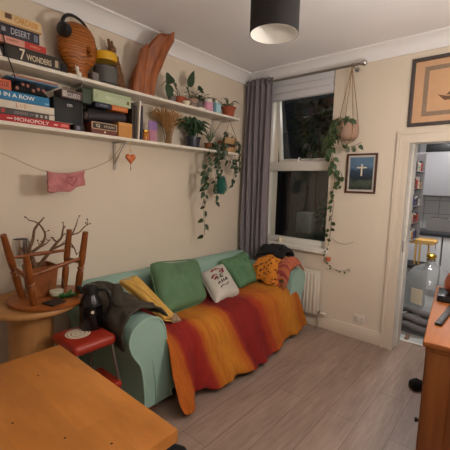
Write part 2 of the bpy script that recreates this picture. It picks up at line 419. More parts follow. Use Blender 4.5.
# ------------------------------------------------------------------ room shell
H = 2.75
struct('floor', MB().box(-.1, 3.2, -4.6, .28, -.05, 0), M['floor'], origin=(0,0,0))
struct('ceiling', MB().box(-.1, 3.2, -4.6, .28, H, H+.05), M['ceiling'])
struct('wall_left', MB().box(-.1, 0, -4.6, .28, 0, H), M['wall'])
struct('wall_right', MB().box(3.05, 3.2, -4.6, .28, 0, H), M['wall'])
struct('wall_front', MB().box(0, 3.05, -4.6, -4.5, 0, H), M['wall'])
WX0, WX1, WZ0, WZ1 = .27, 1.055, .84, 2.66
DX0, DX1, DZ = 1.775, 2.55, 1.925
wb = MB().box(0, WX0, 0, .28, 0, H).box(WX0, WX1, 0, .28, 0, WZ0).box(WX0, WX1, 0, .28, WZ1, H).box(WX1, DX0, 0, .28, 0, H).box(DX0, DX1, 0, .28, DZ, H).box(DX1, 3.05, 0, .28, 0, H)
struct('wall_back', wb, M['wall'])
def coving(name, a, b, inward):
    a, b, inward = V(a), V(b), V(inward)
    prof = [(0,0),(0,-.115),(.012,-.115),(.014,-.1),(.03,-.062),(.055,-.03),(.085,-.014),(.092,-.012),(.095,0)]
    m = MB(); r1 = [m.bm.verts.new(a+inward*p[0]+V((0,0,p[1]))) for p in prof]; r2 = [m.bm.verts.new(b+inward*p[0]+V((0,0,p[1]))) for p in prof]
    for i in range(len(prof)): j = (i+1)%len(prof); m.bm.faces.new((r1[i], r1[j], r2[j], r2[i]))
    m.bm.faces.new(r1); m.bm.faces.new(r2[::-1])
    struct(name, m, M['coving'])
coving('trim_1', (0,-4.5,H), (0,0,H), (1,0,0)); coving('trim_2', (0,0,H), (3.05,0,H), (0,-1,0)); coving('trim_3', (3.05,0,H), (3.05,-4.5,H), (-1,0,0))
struct('baseboard_back', MB().box(.0, 1.675, -.018, 0, 0, .135, .006), M['gloss'])
struct('baseboard_left', MB().box(0, .018, -4.5, -.018, 0, .135, .006), M['gloss'])
struct('baseboard_right', MB().box(3.03, 3.05, -4.5, 0, 0, .135, .006), M['gloss'])
# door opening: moulded architrave + lining + threshold
def arch(x0, x1):
    return MB().box(x0, x1, -.022, 0, 0, DZ+.075, .004)
tr = MB()
for (o, i, y) in ((1.672, 1.70, .026), (1.70, 1.745, .016), (1.745, 1.777, .024)):
    tr.box(o, i, -y, 0, 0, 1.99-(i-1.672), 0)
for (z0, z1, y, xo) in ((1.962, 1.99, .026, 1.672), (1.917, 1.962, .016, 1.70), (1.885, 1.917, .024, 1.745)):
    tr.box(xo, 2.548+1.777-xo, -y, 0, z0, z1, 0)
for (o, i, y) in ((2.625, 2.653, .026), (2.58, 2.625, .016), (2.548, 2.58, .024)):
    tr.box(o, i, -y, 0, 0, 1.99-(2.653-o), 0)
d1 = struct('door_1', tr, M['gloss'])
ln = MB().box(1.762, 1.777, .0, .285, 0, 1.905).box(2.548, 2.563, .0, .285, 0, 1.905).box(1.762, 2.563, 0, .285, 1.905, 1.925)
ln.box(1.777, 1.79, .1, .2, 0, 1.892, .002).box(2.535, 2.548, .1, .2, 0, 1.892, .002).box(1.777, 2.548, .1, .2, 1.892, 1.905, .002)
obj('door_lining', ln, M['white_gloss'], d1)
hg = MB().box(1.777, 1.7795, .03, .09, .92, 1.02).tube([(1.783,.03,.92),(1.783,.03,1.02)], .005)
obj('hinge', hg, M['silver'], d1)
struct('trim_4', MB().box(1.777, 2.548, .262, .3, 0, .012, .004), M['white_gloss'])

# ------------------------------------------------------------------ window
w1 = thing('window_1', None, None, (.66, .1, .84)); w1['kind'] = 'structure'; del_keys = [k for k in ('label','category') if k in w1]
FY0, FY1 = .075, .135
fm = MB()
fm.box(WX0, WX0+.035, FY0, FY1, WZ0, WZ1, .004).box(WX1-.03, WX1, FY0, FY1, WZ0, WZ1, .004)
fm.box(WX0, WX1, FY0, FY1, WZ0, .905, .004).box(WX0, WX1, FY0, FY1, WZ1-.05, WZ1, .004).box(WX0, WX1, FY0-.005, FY1, 1.655, 1.755, .006)
obj('window_frame', fm, M['upvc'], w1)
obj('window_sill', MB().box(WX0-.02, WX1+.04, -.055, FY0, .80, .845, .008), M['upvc'], w1)
obj('glass_pane', MB().box(WX0+.033, WX1-.028, .1, .106, .903, 1.657), M['glass'], w1)
# open top-hung sash, hinged at the head, its foot swung outwards
tilt = math.radians(9); Rs = Matrix.Rotation(tilt, 3, 'X'); piv = V((0, .14, 2.58))
def sp(x, y, z): return V((x, 0, 0)) + piv + Rs @ V((0, y, z))
sm = MB()
def sbar(x0, x1, z0, z1, mb, y0=0, y1=.045):
    vs = [sp(x, y, z) for x in (x0, x1) for y in (y0, y1) for z in (z0, z1)]
    mb.add(vs, [(0,1,3,2),(4,6,7,5),(0,4,5,1),(2,3,7,6),(0,2,6,4),(1,5,7,3)])
L = -.83
sbar(WX0+.025, WX0+.06, L, 0, sm); sbar(WX1-.065, WX1-.03, L, 0, sm); sbar(WX0+.06, WX1-.065, -.04, 0, sm); sbar(WX0+.06, WX1-.065, L, L+.04, sm)
sash = obj('opening_sash', sm, M['upvc'], w1)
gp = MB(); sbar(WX0+.06, WX1-.065, L+.04, -.04, gp, .018, .024); obj('sash_pane', gp, M['glass'], sash)
obj('stay_arm', MB().tube([(.66,.06,1.765),(.655,.09,1.80),(.64,.2,1.775)], .006, 6).box(.645,.675,.05,.075,1.755,1.768,.003), M['upvc'], sash)
# rolled blind
bl = thing('roman_blind', 'pale grey blind folded up at the top of the window', 'blind', (.66, .03, 2.42))
for k, (z0, z1, y0, y1) in enumerate(((2.56, 2.66, .012, .05), (2.49, 2.575, .0, .055), (2.415, 2.50, -.006, .06))):
    obj('fold', MB().box(WX0+.01, WX1-.012, y0, y1, z0+.004, z1-.004, .016, seg=3), M['blind'], bl)
# garden outside in the dark
struct('ground', MB().box(-3, 1.5, .3, 5.2, -.25, -.2), M['ground'])
struct('wall_garden', MB().box(-1.17, 1.2, 3.1, 3.25, -.2, 3.2), M['night'])
fen = thing('garden_fence', 'dark upright-board garden fence seen through the lower window pane', 'fence', (-1.8, 3.1, -.2))
fb = MB()
for k in range(12): fb.box(-2.46+k*.105, -2.37+k*.105, 3.1, 3.12, -.2, 1.75, .003)
obj('boards', fb, M['fence'], fen); obj('rail', MB().box(-2.46, -1.2, 3.06, 3.10, .2, .28), M['fence'], fen); obj('rail', MB().box(-2.46, -1.2, 3.06, 3.10, 1.1, 1.18), M['fence'], fen)
obj('post', MB().box(-1.27, -1.175, 3.0, 3.1, -.2, 1.9, .005), M['fence'], fen)
tag(obj('garden_planter', MB().box(-.25, .0, 1.75, 2.0, .7305, 1.06, .012), M['planter']), 'pale square planter in the dark garden behind the lower pane', 'planter')
struct('trim_5', MB().box(-.45, .75, 1.72, 2.1, -.2, .73), M['ground'])
def shrub(name, label, c, r, n, L, m):
    b = MB()
    for k in range(n):
        d = V((rnd.gauss(0,1), rnd.gauss(0,1), rnd.gauss(0,1))).normalized()
        p = V(c) + V((d.x*r[0], d.y*r[1], d.z*r[2]))*rnd.uniform(.35, 1)
        b.leaf(p, d+V((0,0,-.4)), V((jit(1),jit(1),1)), L*rnd.uniform(.7,1.2), L*.5)
    t = thing(name, label, 'shrub', (c[0], c[1], -.2)); obj('foliage', b, m, t)
    obj('trunk', MB().tube([(c[0],c[1],-.2),(c[0]+.03,c[1],c[2]*.4),(c[0],c[1],c[2])], [.03,.025,.012], 7), M['bark'], t); return t
shrub('garden_shrub', 'leafy shrub in the dark garden low in the window, beside the pale planter', (.28, 1.9, 1.05), (.2,.14,.30), 150, .10, M['leaf2'])
shrub('garden_shrub', 'tall dark shrub outside behind the open upper window', (-.35, 2.6, 2.5), (.65,.3,.6), 230, .15, M['leaf2'])
shrub('garden_shrub', 'small dark bush outside, above the fence in the lower pane', (-1.9, 2.8, 2.0), (.4,.2,.4), 130, .14, M['leaf'])
mg = thing('mug', 'small cream mug on the window sill behind the lower pane', 'mug', (.50, .045, .8455))
obj('body', MB().lathe([(0,.8455),(.024,.8455),(.028,.86),(.029,.90),(.026,.90),(.024,.86),(0,.855)], (.5,.04,0), 16), M['paper'], mg)
obj('handle', MB().tube([(.528,.04,.89),(.544,.04,.885),(.544,.04,.865),(.527,.04,.858)], .004, 6, 4), M['paper'], mg)

# ------------------------------------------------------------------ curtain + rod
RZ = 2.60; RY = -.11
rod = thing('curtain_rod', 'brushed metal curtain pole with ball finial above the window', 'curtain rod', (.7, RY, RZ))
obj('pole', MB().tube([(.03,RY,RZ),(1.34,RY,RZ)], .0125, 12), M['brushed'], rod)
obj('finial', MB().ball((1.368,RY,RZ), .029).tube([(1.335,RY,RZ),(1.35,RY,RZ)], .017, 12), M['silver'], rod)
obj('bracket', MB().tube([(1.27,RY,RZ-.014),(1.27,-.03,RZ-.014),(1.27,-.001,RZ-.014)], .007, 8).lathe([(0,0),(.022,0),(.02,.008),(0,.008)], (1.27,0,RZ-.014), 14, Matrix.Rotation(PI/2,3,'X')), M['brushed'], rod)
cur = thing('curtain', 'grey eyelet curtain drawn back at the left of the window', 'curtain', (.22, RY, .05))
def cur_f(u, v):
    z = .06 + (RZ+.05-.06)*(1-v)
    x0 = .045 - .03*v; x1 = .40 + .035*v**2 - .0*v
    amp = .030 + .012*math.sin(v*3)
    ph = u*2*PI*5.5 + .5*math.sin(v*4+u*3)
    x = x0 + (x1-x0)*u + .010*math.sin(ph*2+v)
    y = RY - .005 + amp*math.sin(ph) + .012*math.sin(u*9+v*5)
    return V((max(x,.012), min(y, -.035), z))
obj('fabric', MB().grid(cur_f, 110, 40), M['curtain'], cur, solid=.003, angle=80)
for k in range(7):
    x = .06 + .05*k
    obj('eyelet', MB().lathe([(.02,-.003),(.027,-.003),(.027,.003),(.02,.003),(.02,-.003)], (x,RY,RZ), 14, Matrix.Rotation(PI/2,3,'Y')), M['brushed'], cur)

# ------------------------------------------------------------------ ceiling lamp
LX, LY, LZ0, LZ1, LR = 1.635, -1.98, 2.16, 2.43, .109
lamp = thing('pendant_lamp', 'dark drum lampshade with white lining hanging from the ceiling', 'pendant lamp', (LX, LY, LZ0))
obj('shade', MB().lathe([(LR-.002,LZ0),(LR,LZ0),(LR,LZ1),(LR-.002,LZ1)], (LX,LY,0), 48), M['shade_out'], lamp)
obj('lining', MB().lathe([(LR-.0022,LZ1),(LR-.004,LZ1),(LR-.004,LZ0),(LR-.0022,LZ0)], (LX,LY,0), 48), M['shade_in'], lamp, label='white inner lining')
sp_ = MB().lathe([(.018,LZ1-.03),(.022,LZ1-.03),(.022,LZ1-.025),(.018,LZ1-.025),(.018,LZ1-.03)], (LX,LY,0), 16)
for k in range(3): a = k*2*PI/3; sp_.tube([(LX+.02*math.cos(a),LY+.02*math.sin(a),LZ1-.028),(LX+(LR-.003)*math.cos(a),LY+(LR-.003)*math.sin(a),LZ1-.004)], .002, 6)
obj('spider', sp_, M['white_gloss'], lamp)
obj('cord', MB().tube([(LX,LY,LZ1-.04),(LX,LY,H-.03)], .0035, 8), M['white_gloss'], lamp)
obj('ceiling_rose', MB().lathe([(0,H-.04),(.02,H-.04),(.045,H-.012),(.046,H-.0005),(0,H-.0005)], (LX,LY,0), 20), M['white_gloss'], lamp)
obj('bulb_holder', MB().lathe([(0,LZ1-.10),(.017,LZ1-.10),(.019,LZ1-.03),(.008,LZ1-.02),(0,LZ1-.02)], (LX,LY,0), 16), M['white_gloss'], lamp)
obj('bulb', MB().lathe([(0,LZ1-.2),(.018,LZ1-.194),(.03,LZ1-.165),(.026,LZ1-.135),(.014,LZ1-.105),(0,LZ1-.1)], (LX,LY,0), 18), M['plastic'], lamp)

# ------------------------------------------------------------------ wall pictures
def frame_pic(name, label, cat, x0, x1, z0, z1, fw_, m, mount, mw, depth=.022):
    t = thing(name, label, cat, ((x0+x1)/2, -.001, z0))
    f = MB()
    for a, b, c, d in ((x0, x1, z1-fw_, z1), (x0, x1, z0, z0+fw_), (x0, x0+fw_, z0+fw_, z1-fw_), (x1-fw_, x1, z0+fw_, z1-fw_)): f.box(a, b, -depth, -.0015, c, d, .003)
    obj('frame', f, m, t)
    obj('mount', MB().box(x0+fw_-.002, x1-fw_+.002, -.010, -.004, z0+fw_-.002, z1-fw_+.002), mount, t)
    return t
p1 = frame_pic('framed_picture', 'small framed picture of a pale cross-like monument against a blue sky', 'picture', 1.234, 1.519, 1.437, 1.81, .017, mat('dark_brown_frame', (78,46,32), .4), mat('pale_mount', (196,190,182), .7, bmp=0), .02)
def photo_mat():
    m, nt, b = new_mat('blue_hill_photo'); t = nt.nodes.new('ShaderNodeTexCoord'); s = nt.nodes.new('ShaderNodeSeparateXYZ'); nt.links.new(t.outputs['Generated'], s.inputs[0])
    n = noise(nt, coords(nt), 14, 5); a = nt.nodes.new('ShaderNodeMath'); a.operation = 'MULTIPLY_ADD'; a.inputs[1].default_value = .5; nt.links.new(n, a.inputs[0]); nt.links.new(s.outputs[2], a.inputs[2])
    col = ramp(nt, a.outputs[0], [(.25, lin((38,46,44))), (.45, lin((74,86,76))), (.6, lin((36,48,58))), (.85, lin((50,70,92))), (1.05, lin((92,122,150)))])
    nt.links.new(col, b.inputs['Base Color']); b.inputs['Roughness'].default_value = .35; return m
obj('print', MB().box(1.268, 1.485, -.0125, -.0101, 1.472, 1.775), photo_mat(), p1)
obj('statue_figure', MB().box(1.374,1.388,-.0140,-.0126,1.60,1.695).box(1.335,1.428,-.0140,-.0126,1.672,1.684).ball((1.381,-.0132,1.704), .008,(1,.1,1)), M['paper'], p1)
p2 = frame_pic('framed_print', 'large framed tan print with a boat above the kitchen doorway', 'picture', 1.742, 2.50, 2.02, 2.578, .03, mat('dark_grey_frame', (74,66,62), .5), mat('tan_papyrus', (206,164,128), .85, var=.1, scale=14), .05)
bd = MB()
for a, b, c, d in ((1.842,2.40,2.465,2.50),(1.842,2.40,2.10,2.135),(1.842,1.877,2.135,2.465),(2.365,2.40,2.135,2.465)): bd.box(a,b,-.0125,-.0102,c,d)
obj('printed_border', bd, mat('grey_brown_border_print', (146,124,104), .85, var=.35, scale=60), p2)
obj('inner_panel', MB().box(1.89,2.35,-.0118,-.0102,2.15,2.452), mat('tan_inner_panel', (206,164,126), .85, var=.1), p2)
boat = MB().prism([(-.15,.03),(-.1,-.02),(.12,-.02),(.2,.05),(.1,.01),(-.08,.01)], (2.10,-.0128,2.235), (1,0,0), (0,0,1), (0,1,0), .001).prism([(-.07,.02),(.0,.1),(.0,.02)], (2.08,-.0128,2.235), (1,0,0), (0,0,1), (0,1,0), .001)
boat.prism([(0,0),(.012,0),(.012,.17),(0,.17)], (2.12,-.0128,2.24), (1,0,0), (0,0,1), (0,1,0), .001).prism([(.02,.03),(.1,.05),(.1,.16),(.02,.16)], (2.12,-.0128,2.235), (1,0,0), (0,0,1), (0,1,0), .001)
obj('boat_drawing', boat, mat('brown_ink_print', (112,82,60), .85), p2)

# ------------------------------------------------------------------ radiator, socket
rad = thing('radiator', 'white panel radiator under the window beside the sofa arm', 'radiator', (.66, -.08, .15))
rb = MB().box(.26, 1.045, -.085, -.07, .155, .615, .006)
for k in range(19): x = .285+k*.04; rb.box(x, x+.02, -.099, -.083, .18, .59, .006)
obj('panel', rb, M['rad'], rad)
obj('top_grille', MB().box(.26, 1.045, -.086, -.035, .60, .618, .003), M['rad'], rad)
obj('end_cover', MB().box(1.045, 1.052, -.09, -.03, .16, .612, .002), M['rad'], rad)
obj('wall_bracket', MB().box(.5,.54,-.07,-.001,.3,.5), M['rad'], rad)
obj('pipe', MB().tube([(1.06,-.06,.0),(1.06,-.06,.185)], .0075, 10), M['grey_metal'], rad)
obj('valve', MB().tube([(1.046,-.06,.185),(1.085,-.06,.185)], .012, 10), M['brushed'], rad)
obj('valve_cap', MB().tube([(1.085,-.06,.185),(1.10,-.06,.182),(1.145,-.06,.178)], [.014,.018,.014], 14), M['plastic'], rad)
so = thing('wall_socket', 'white double wall socket low on the back wall', 'socket', (1.46, -.001, .165))
obj('faceplate', MB().box(1.41,1.51,-.011,-.0005,.168,.25,.004), M['plastic'], so)
obj('switch', MB().box(1.428,1.440,-.014,-.0105,.228,.240,.002), M['plastic'], so); obj('switch', MB().box(1.478,1.490,-.014,-.0105,.228,.240,.002), M['plastic'], so)
for x in (1.434, 1.484):
    hl = MB().box(x-.003,x+.003,-.0118,-.0108,.207,.217).box(x-.014,x-.008,-.0118,-.0108,.188,.194).box(x+.008,x+.014,-.0118,-.0108,.188,.194); obj('pin_holes', hl, M['black'], so)
from mathutils import noise as mnoise
def nz(x, y, z=0): return mnoise.noise(V((x, y, z)))
# ------------------------------------------------------------------ sofa
sofa = thing('sofa', 'mint green slipcovered sofa along the left wall under the shelves', 'sofa', (.45, -1.17, 0))
ARM = [(-2.12,.05),(-2.125,.2),(-2.15,.35),(-2.205,.44),(-2.23,.53),(-2.205,.60),(-2.15,.635),(-2.09,.648),(-2.02,.63),(-1.97,.57),(-1.95,.47),(-1.93,.3),(-1.90,.05)]
def mir(p): return (-2.345-p[0], p[1])
def spl(pts, k=4):
    out = []
    for i in range(len(pts)-1):
        p0, p1, p2, p3 = pts[max(i-1,0)], pts[i], pts[i+1], pts[min(i+2,len(pts)-1)]
        for j in range(k):
            t = j/k; out.append(tuple(.5*(2*b+(-a+c)*t+(2*a-5*b+4*c-d)*t*t+(-a+3*b-3*c+d)*t**3) for a, b, c, d in zip(p0, p1, p2, p3)))
    return out+[pts[-1]]
for side in (0, 1):
    pr = spl([mir(p) if side else p for p in ARM])
    m_ = MB(); n_ = len(pr)
    FXA = .86 if not side else .895
    xs = [.06+(FXA-.06)*i/12 for i in range(13)]
    rows = [[m_.bm.verts.new((x, y+.012*nz(x*6, z*7, side), z+.004*nz(x*9, y*9, 3))) for y, z in pr] for x in xs]
    for r1, r2 in zip(rows, rows[1:]):
        for i in range(n_-1): m_.bm.faces.new((r1[i], r1[i+1], r2[i+1], r2[i]))
        m_.bm.faces.new((r1[-1], r1[0], r2[0], r2[-1]))
    m_.bm.faces.new(rows[0]); m_.bm.faces.new(rows[-1][::-1])
    arm = obj('armrest', m_, M['mint'], sofa)
    obj('arm_front', MB().prism(pr, (FXA-.005,0,0), (0,1,0), (0,0,1), (1,0,0), .018), M['mint'], arm)
    obj('piping', MB().tube([(FXA+.014, y, z) for y, z in pr], .006, 8), M['mint_pipe'], arm)
    obj('seam_pleat', MB().tube([(.876, (-2.03 if not side else -.315), .05), (.879, (-2.035 if not side else -.31), .2), (.874, (-2.06 if not side else -.28), .36)], [.008,.006,.002], 6), M['mint_pipe'], arm)
bk = MB()
bprof = spl([(.03,.05),(.03,.4),(.035,.66),(.06,.715),(.11,.735),(.17,.725),(.21,.69),(.245,.6),(.29,.44)], 4)
rows = []
for i in range(41):
    y = -2.185+2.05*i/40
    e = min(1, min(i, 40-i)/2.0); dz = -.05*(1-e)**2
    rows.append([bk.bm.verts.new((x+.006*nz(y*5, z*6), y, z+(dz if z > .5 else 0)+.006*nz(y*4, x*9, 5)*(z > .5))) for x, z in bprof])
for r1, r2 in zip(rows, rows[1:]):
    for k in range(len(bprof)-1): bk.bm.faces.new((r1[k], r1[k+1], r2[k+1], r2[k]))
    bk.bm.faces.new((r1[-1], r1[0], r2[0], r2[-1]))
bk.bm.faces.new(rows[0]); bk.bm.faces.new(rows[-1][::-1])
obj('backrest', bk, M['mint'], sofa)
obj('seat_base', MB().box(.1, .85, -1.96, -.39, .06, .32, .02), M['mint'], sofa)
for y0, y1 in ((-1.94, -1.175), (-1.17, -.41)): obj('seat_cushion', MB().box(.24, .855, y0, y1, .315, .45, .045, seg=4), M['mint'], sofa)
for x, y in ((.8,-2.03),(.12,-2.03),(.8,-.31),(.12,-.31)): obj('foot', MB().box(x-.035,x+.035,y-.035,y+.035,0,.062,.005), M['stool_seat'], sofa)

# striped throw: lies over the seat and falls over its front to the floor
TP = [(.25,.468),(.4,.47),(.6,.476),(.76,.484),(.84,.472),(.895,.43),(.922,.36),(.935,.26),(.948,.16),(.96,.08),(.968,.02)]
TS = spl(TP, 5); NV = len(TS)-1; NU = 120
def lerp(a, b, t): return a+(b-a)*t
def bell(x, c, w): return math.exp(-((x-c)/w)**2)
th = MB(); weave = []
for i in range(NU+1):
    u = i/NU
    for j in range(NV+1):
        x, z = TS[j]; d = max(0, min(1, (.484-z)/.464)) if x > .77 else 0
        y = lerp(lerp(-1.945, -.42, u), lerp(-2.005, -.135, u), d**(.7 if u < .6 else .4))
        w = y - .08*d
        flare = .03 + .09*bell(u,.055,.065) + .10*bell(u,.42,.22) - .03*(u > .8)*(u-.8)*5
        fold = .012*math.sin(w*21+1.5*math.sin(w*5))+.006*math.sin(w*47+z*6)+.04*nz(w*4, z*5)+.016*nz(w*11, z*13, 4)
        crease = -.06*bell(u,.145-.03*d,.022)
        x += d**1.3*flare + d*(.5+.5*d)*(fold+crease*(.4+.6*d))*(1 if u < .92 else .4)
        lift = .012 + .05*max(0, nz(w*3.1, 4.2)) + .12*bell(u,-.01,.018) + .045*bell(u,.145,.03) + .05*max(0,u-.6)
        zz = z + (1-d)*(.010*nz(y*7, x*7)+.008*nz(y*17, x*15, 2)+.012*max(0,nz(y*3,x*12,6))) + .004
        zz = zz + lift*max(0, (d-.3)/.7)
        th.bm.verts.new((x, y, max(zz, .010))); weave.append(w+.012*nz(y*9,z*9,5))
th.bm.verts.ensure_lookup_table()
for i in range(NU):
    for j in range(NV):
        a = i*(NV+1)+j; th.bm.faces.new([th.bm.verts[k] for k in (a, a+NV+1, a+NV+2, a+1)])
tho = obj('throw_blanket', th, M['throw'], solid=.006, angle=180)
tag(tho, 'orange red and yellow striped throw spread over the sofa seat', 'throw')
at_ = tho.data.attributes.new('weave', 'FLOAT', 'POINT'); at_.data.foreach_set('value', weave)

# cushions, each given by its four corners (top left, top right, bottom right, bottom left as one faces it)
def pillow_mb(tl, tr, br, bl, t, n=26, pinch=.10, seed=0, dent=.012, sag=0):
    tl, tr, br, bl = map(V, (tl, tr, br, bl)); b = MB()
    nn = ((tr-tl)+(br-bl)).cross((bl-tl)+(br-tr)).normalized() * -1
    def f(sgn):
        def g(u, v):
            e = (16*u*(1-u)*v*(1-v))
            uu = .5+(u-.5)*(1-pinch*(1-(2*v-1)**2)*(1 if abs(2*u-1) > .0 else 1)*abs(2*u-1)**2)
            vv = .5+(v-.5)*(1-pinch*(1-(2*u-1)**2)*abs(2*v-1)**2)
            kc = 1-.11*(2*u-1)**6*(2*v-1)**6; uu = .5+(uu-.5)*kc; vv = .5+(vv-.5)*kc
            p = lerp(lerp(tl, tr, uu), lerp(bl, br, uu), vv)
            p.z -= sag*math.sin(PI*u)**2*(1-v)**3
            h = t*.5*(e**.38) + dent*nz(u*4+seed, v*4, sgn)*e**.5 + .4*dent*nz(u*11, v*9+seed, sgn)*e**.5
            return p + nn*h*sgn
        return g
    b.grid(f(1), n, n); b.grid(f(-1), n, n)
    bmesh.ops.remove_doubles(b.bm, verts=b.bm.verts[:], dist=.0006)
    return b
def cushion(name, label, m, *a, **k):
    edge = k.pop('edge', None)
    o = obj(name, pillow_mb(*a, **k), m, angle=180); tag(o, label, 'cushion')
    if edge:
        pts = [V(p) for p in a[:4]]; e = MB(); pp = []
        for i in range(4):
            p, q = pts[i], pts[(i+1) % 4]; c = (pts[0]+pts[1]+pts[2]+pts[3])/4
            for s_ in range(6):
                t_ = s_/6; x = p.lerp(q, t_); pp.append(x.lerp(c, .10*4*t_*(1-t_)*.5 + (.11 if s_ == 0 else .015 if s_ in (1,5) else 0)))
        obj('piping', e.tube(pp+[pp[0]], .005, 6), edge, o)
    return o
cushion('cushion', 'large plain green square cushion against the sofa back, left of the white one', M['green'], (.28,-1.66,.835), (.28,-1.09,.785), (.60,-1.27,.485), (.63,-1.80,.485), .19, seed=1, dent=.035, pinch=.07, sag=.03, edge=M['green'])
wc = cushion('cushion', 'off-white printed cushion standing between the two green cushions', M['offwhite'], (.345,-1.125,.645), (.34,-.79,.705), (.67,-.89,.482), (.70,-1.28,.482), .13, seed=5, edge=M['offwhite'])
tc = cushion('cushion', 'green tufted cushion with sunken buttons near the curtain end', M['green2'], (.24,-.77,.705), (.24,-.30,.755), (.56,-.43,.495), (.59,-.80,.485), .16, seed=9, dent=.05, pinch=.08, sag=.02)
for u, v in ((.3,.3),(.7,.3),(.3,.7),(.7,.7),(.5,.5)):
    p = V((.24,-.77,.705)).lerp(V((.24,-.30,.755)), u).lerp(V((.59,-.80,.485)).lerp(V((.56,-.43,.495)), u), v)
    obj('tufting_button', MB().ball(p+V((.052,-.004,.045)), .010, (1,1,1), 8), M['green2'], tc)
mu = cushion('cushion', 'mustard yellow cushion leaning on the dark coat at the left arm', M['mustard'], (.36,-2.0,.76), (.42,-1.87,.80), (.78,-1.73,.485), (.74,-1.86,.52), .10, seed=3, edge=M['mustard'])
obj('patterned_corner', pillow_mb((.70,-1.80,.545),(.72,-1.745,.55),(.792,-1.722,.485),(.765,-1.81,.50), .05, 8), mat('grey_mosaic_print', (150,128,104), .9, var=.9, scale=60), mu)
# printed motif on the white cushion, following its front face
pa, pb, pc_, pd = V((.345,-1.125,.645)), V((.34,-.79,.705)), V((.67,-.89,.482)), V((.70,-1.28,.482))
nnw = (((pb-pa)+(pc_-pd)).cross((pd-pa)+(pc_-pb)).normalized())*-1
def on_white(u, v):
    e = 16*u*(1-u)*v*(1-v); h = .065*e**.45 + .012*nz(u*4+5, v*4, 1)*e**.5 + .4*.012*nz(u*11, v*9+5, 1)*e**.5
    uu = .5+(u-.5)*(1-.1*(1-(2*v-1)**2)*abs(2*u-1)**2); vv = .5+(v-.5)*(1-.1*(1-(2*u-1)**2)*abs(2*v-1)**2)
    return pa.lerp(pb, uu).lerp(pd.lerp(pc_, uu), vv) + nnw*(h+.003)
def strokes(lst, m, nm, r=.006):
    b = MB()
    for st in lst: b.tube([on_white(u, v) for u, v in st], r, 6, 3, flat=.3)
    obj(nm, b, m, wc)
strokes([[(.3,.2),(.42,.13),(.5,.2)],[(.5,.12),(.62,.2),(.6,.3)],[(.2,.38),(.3,.32),(.4,.36)],[(.25,.45),(.36,.4)],[(.66,.3),(.74,.22)],[(.52,.3),(.62,.36),(.7,.3)]], M['maroon'], 'printed_flowers', .010)
strokes([[(.34,.5),(.36,.42),(.42,.46),(.44,.5)],[(.5,.38),(.48,.46),(.56,.47),(.55,.39)],[(.3,.62),(.36,.56),(.4,.63)],[(.45,.62),(.45,.54),(.52,.6),(.53,.53)],[(.58,.6),(.64,.52),(.66,.6)],[(.32,.72),(.42,.68),(.52,.71),(.66,.66)]], M['ink'], 'printed_words', .006)

# coat over the left arm
def coat_f(u, v):
    x = .21+.63*u; a = v
    P = [(-1.93,.60),(-1.96,.655),(-2.03,.69),(-2.10,.70),(-2.19,.672),(-2.245,.61),(-2.258,.54),(-2.235,.45)]
    k = a*(len(P)-1); i = min(int(k), len(P)-2); y, z = [p+(q-p)*(k-i) for p, q in zip(P[i], P[i+1])]
    hump = .03*math.exp(-((u-.12)/.16)**2) + .02*math.exp(-((u-.55)/.1)**2)
    z += hump*(1-abs(2*v-.75)) + .012*nz(x*7, v*5)*1.3 + .008*nz(x*19, v*8, 4)
    y += .014*nz(x*8, v*6, 7) - .006
    if v > .6: z += (1-u)*.16*(v-.6)*2.5; y += (1-u)*.05*(v-.6)*2.5
    x += .05*nz(v*5, 1.7)*(u > .85) + .03*nz(v*6, 2)*(u < .1)
    return V((x, y, z+.012))
coat = thing('coat', 'dark olive coat thrown over the left arm of the sofa', 'coat', (.48, -2.08, .648))
obj('body', MB().grid(coat_f, 44, 30), M['olive'], coat, solid=.012, angle=180)
obj('sleeve', MB().tube([(.42,-2.03,.745),(.55,-2.10,.735),(.66,-2.16,.70),(.76,-2.10,.705),(.80,-2.0,.69)], [.03,.042,.038,.034,.028], 12, 5, flat=.55), M['olive'], coat)
obj('collar', MB().tube([(.22,-2.14,.71),(.25,-2.09,.738),(.28,-2.02,.728),(.34,-1.98,.71)], [.018,.03,.03,.018], 10, 5, flat=.5), M['olive'], coat)
# cloths heaped on the right arm
def heap(x0, x1, P, hump, seed, wob):
    def f(u, v):
        x = lerp(x0, x1, u); k = v*(len(P)-1); i = min(int(k), len(P)-2); y, z = [p+(q-p)*(k-i) for p, q in zip(P[i], P[i+1])]
        e = math.sin(PI*u)**.5; z = lerp(z-.03, z+hump, e)
        return V((x+wob*nz(v*4, seed), y+wob*nz(x*9, v*5, seed), z+wob*nz(x*11, v*7, seed+3)))
    return f
lc = thing('shawl', 'orange black-spotted shawl heaped on the right arm of the sofa', 'shawl', (.66, -.3, .648))
obj('cloth', MB().grid(heap(.47, .80, [(-.50,.475),(-.475,.56),(-.44,.64),(-.37,.70),(-.28,.72),(-.2,.70),(-.13,.64)], .04, 3, .028), 34, 28), M['leopard'], lc, solid=.012, angle=180)
obj('striped_border', MB().grid(heap(.745, .905, [(-.475,.53),(-.455,.60),(-.42,.665),(-.36,.712),(-.28,.73),(-.2,.71),(-.13,.64)], .035, 8, .02), 24, 28), M['fringe'], lc, solid=.012, angle=180, label='pink and orange striped border')
frn = MB()
for k in range(10):
    x = .78+.011*k; y = -.468+.006*jit(1); frn.tube([(x,y,.545),(x+.006,y-.012,.505),(x+.003+jit(.006),y-.014,.47)], .004, 5, 3)
obj('fringe', frn, M['fringe'], lc)
bj = obj('jumper', MB().grid(heap(.43, .76, [(-.33,.745),(-.30,.79),(-.25,.825),(-.19,.83),(-.13,.80),(-.115,.72)], .02, 11, .03), 26, 20), M['black_cloth'], solid=.016, angle=180)
tag(bj, 'black jumper piled on the shawl below the window sill', 'jumper')

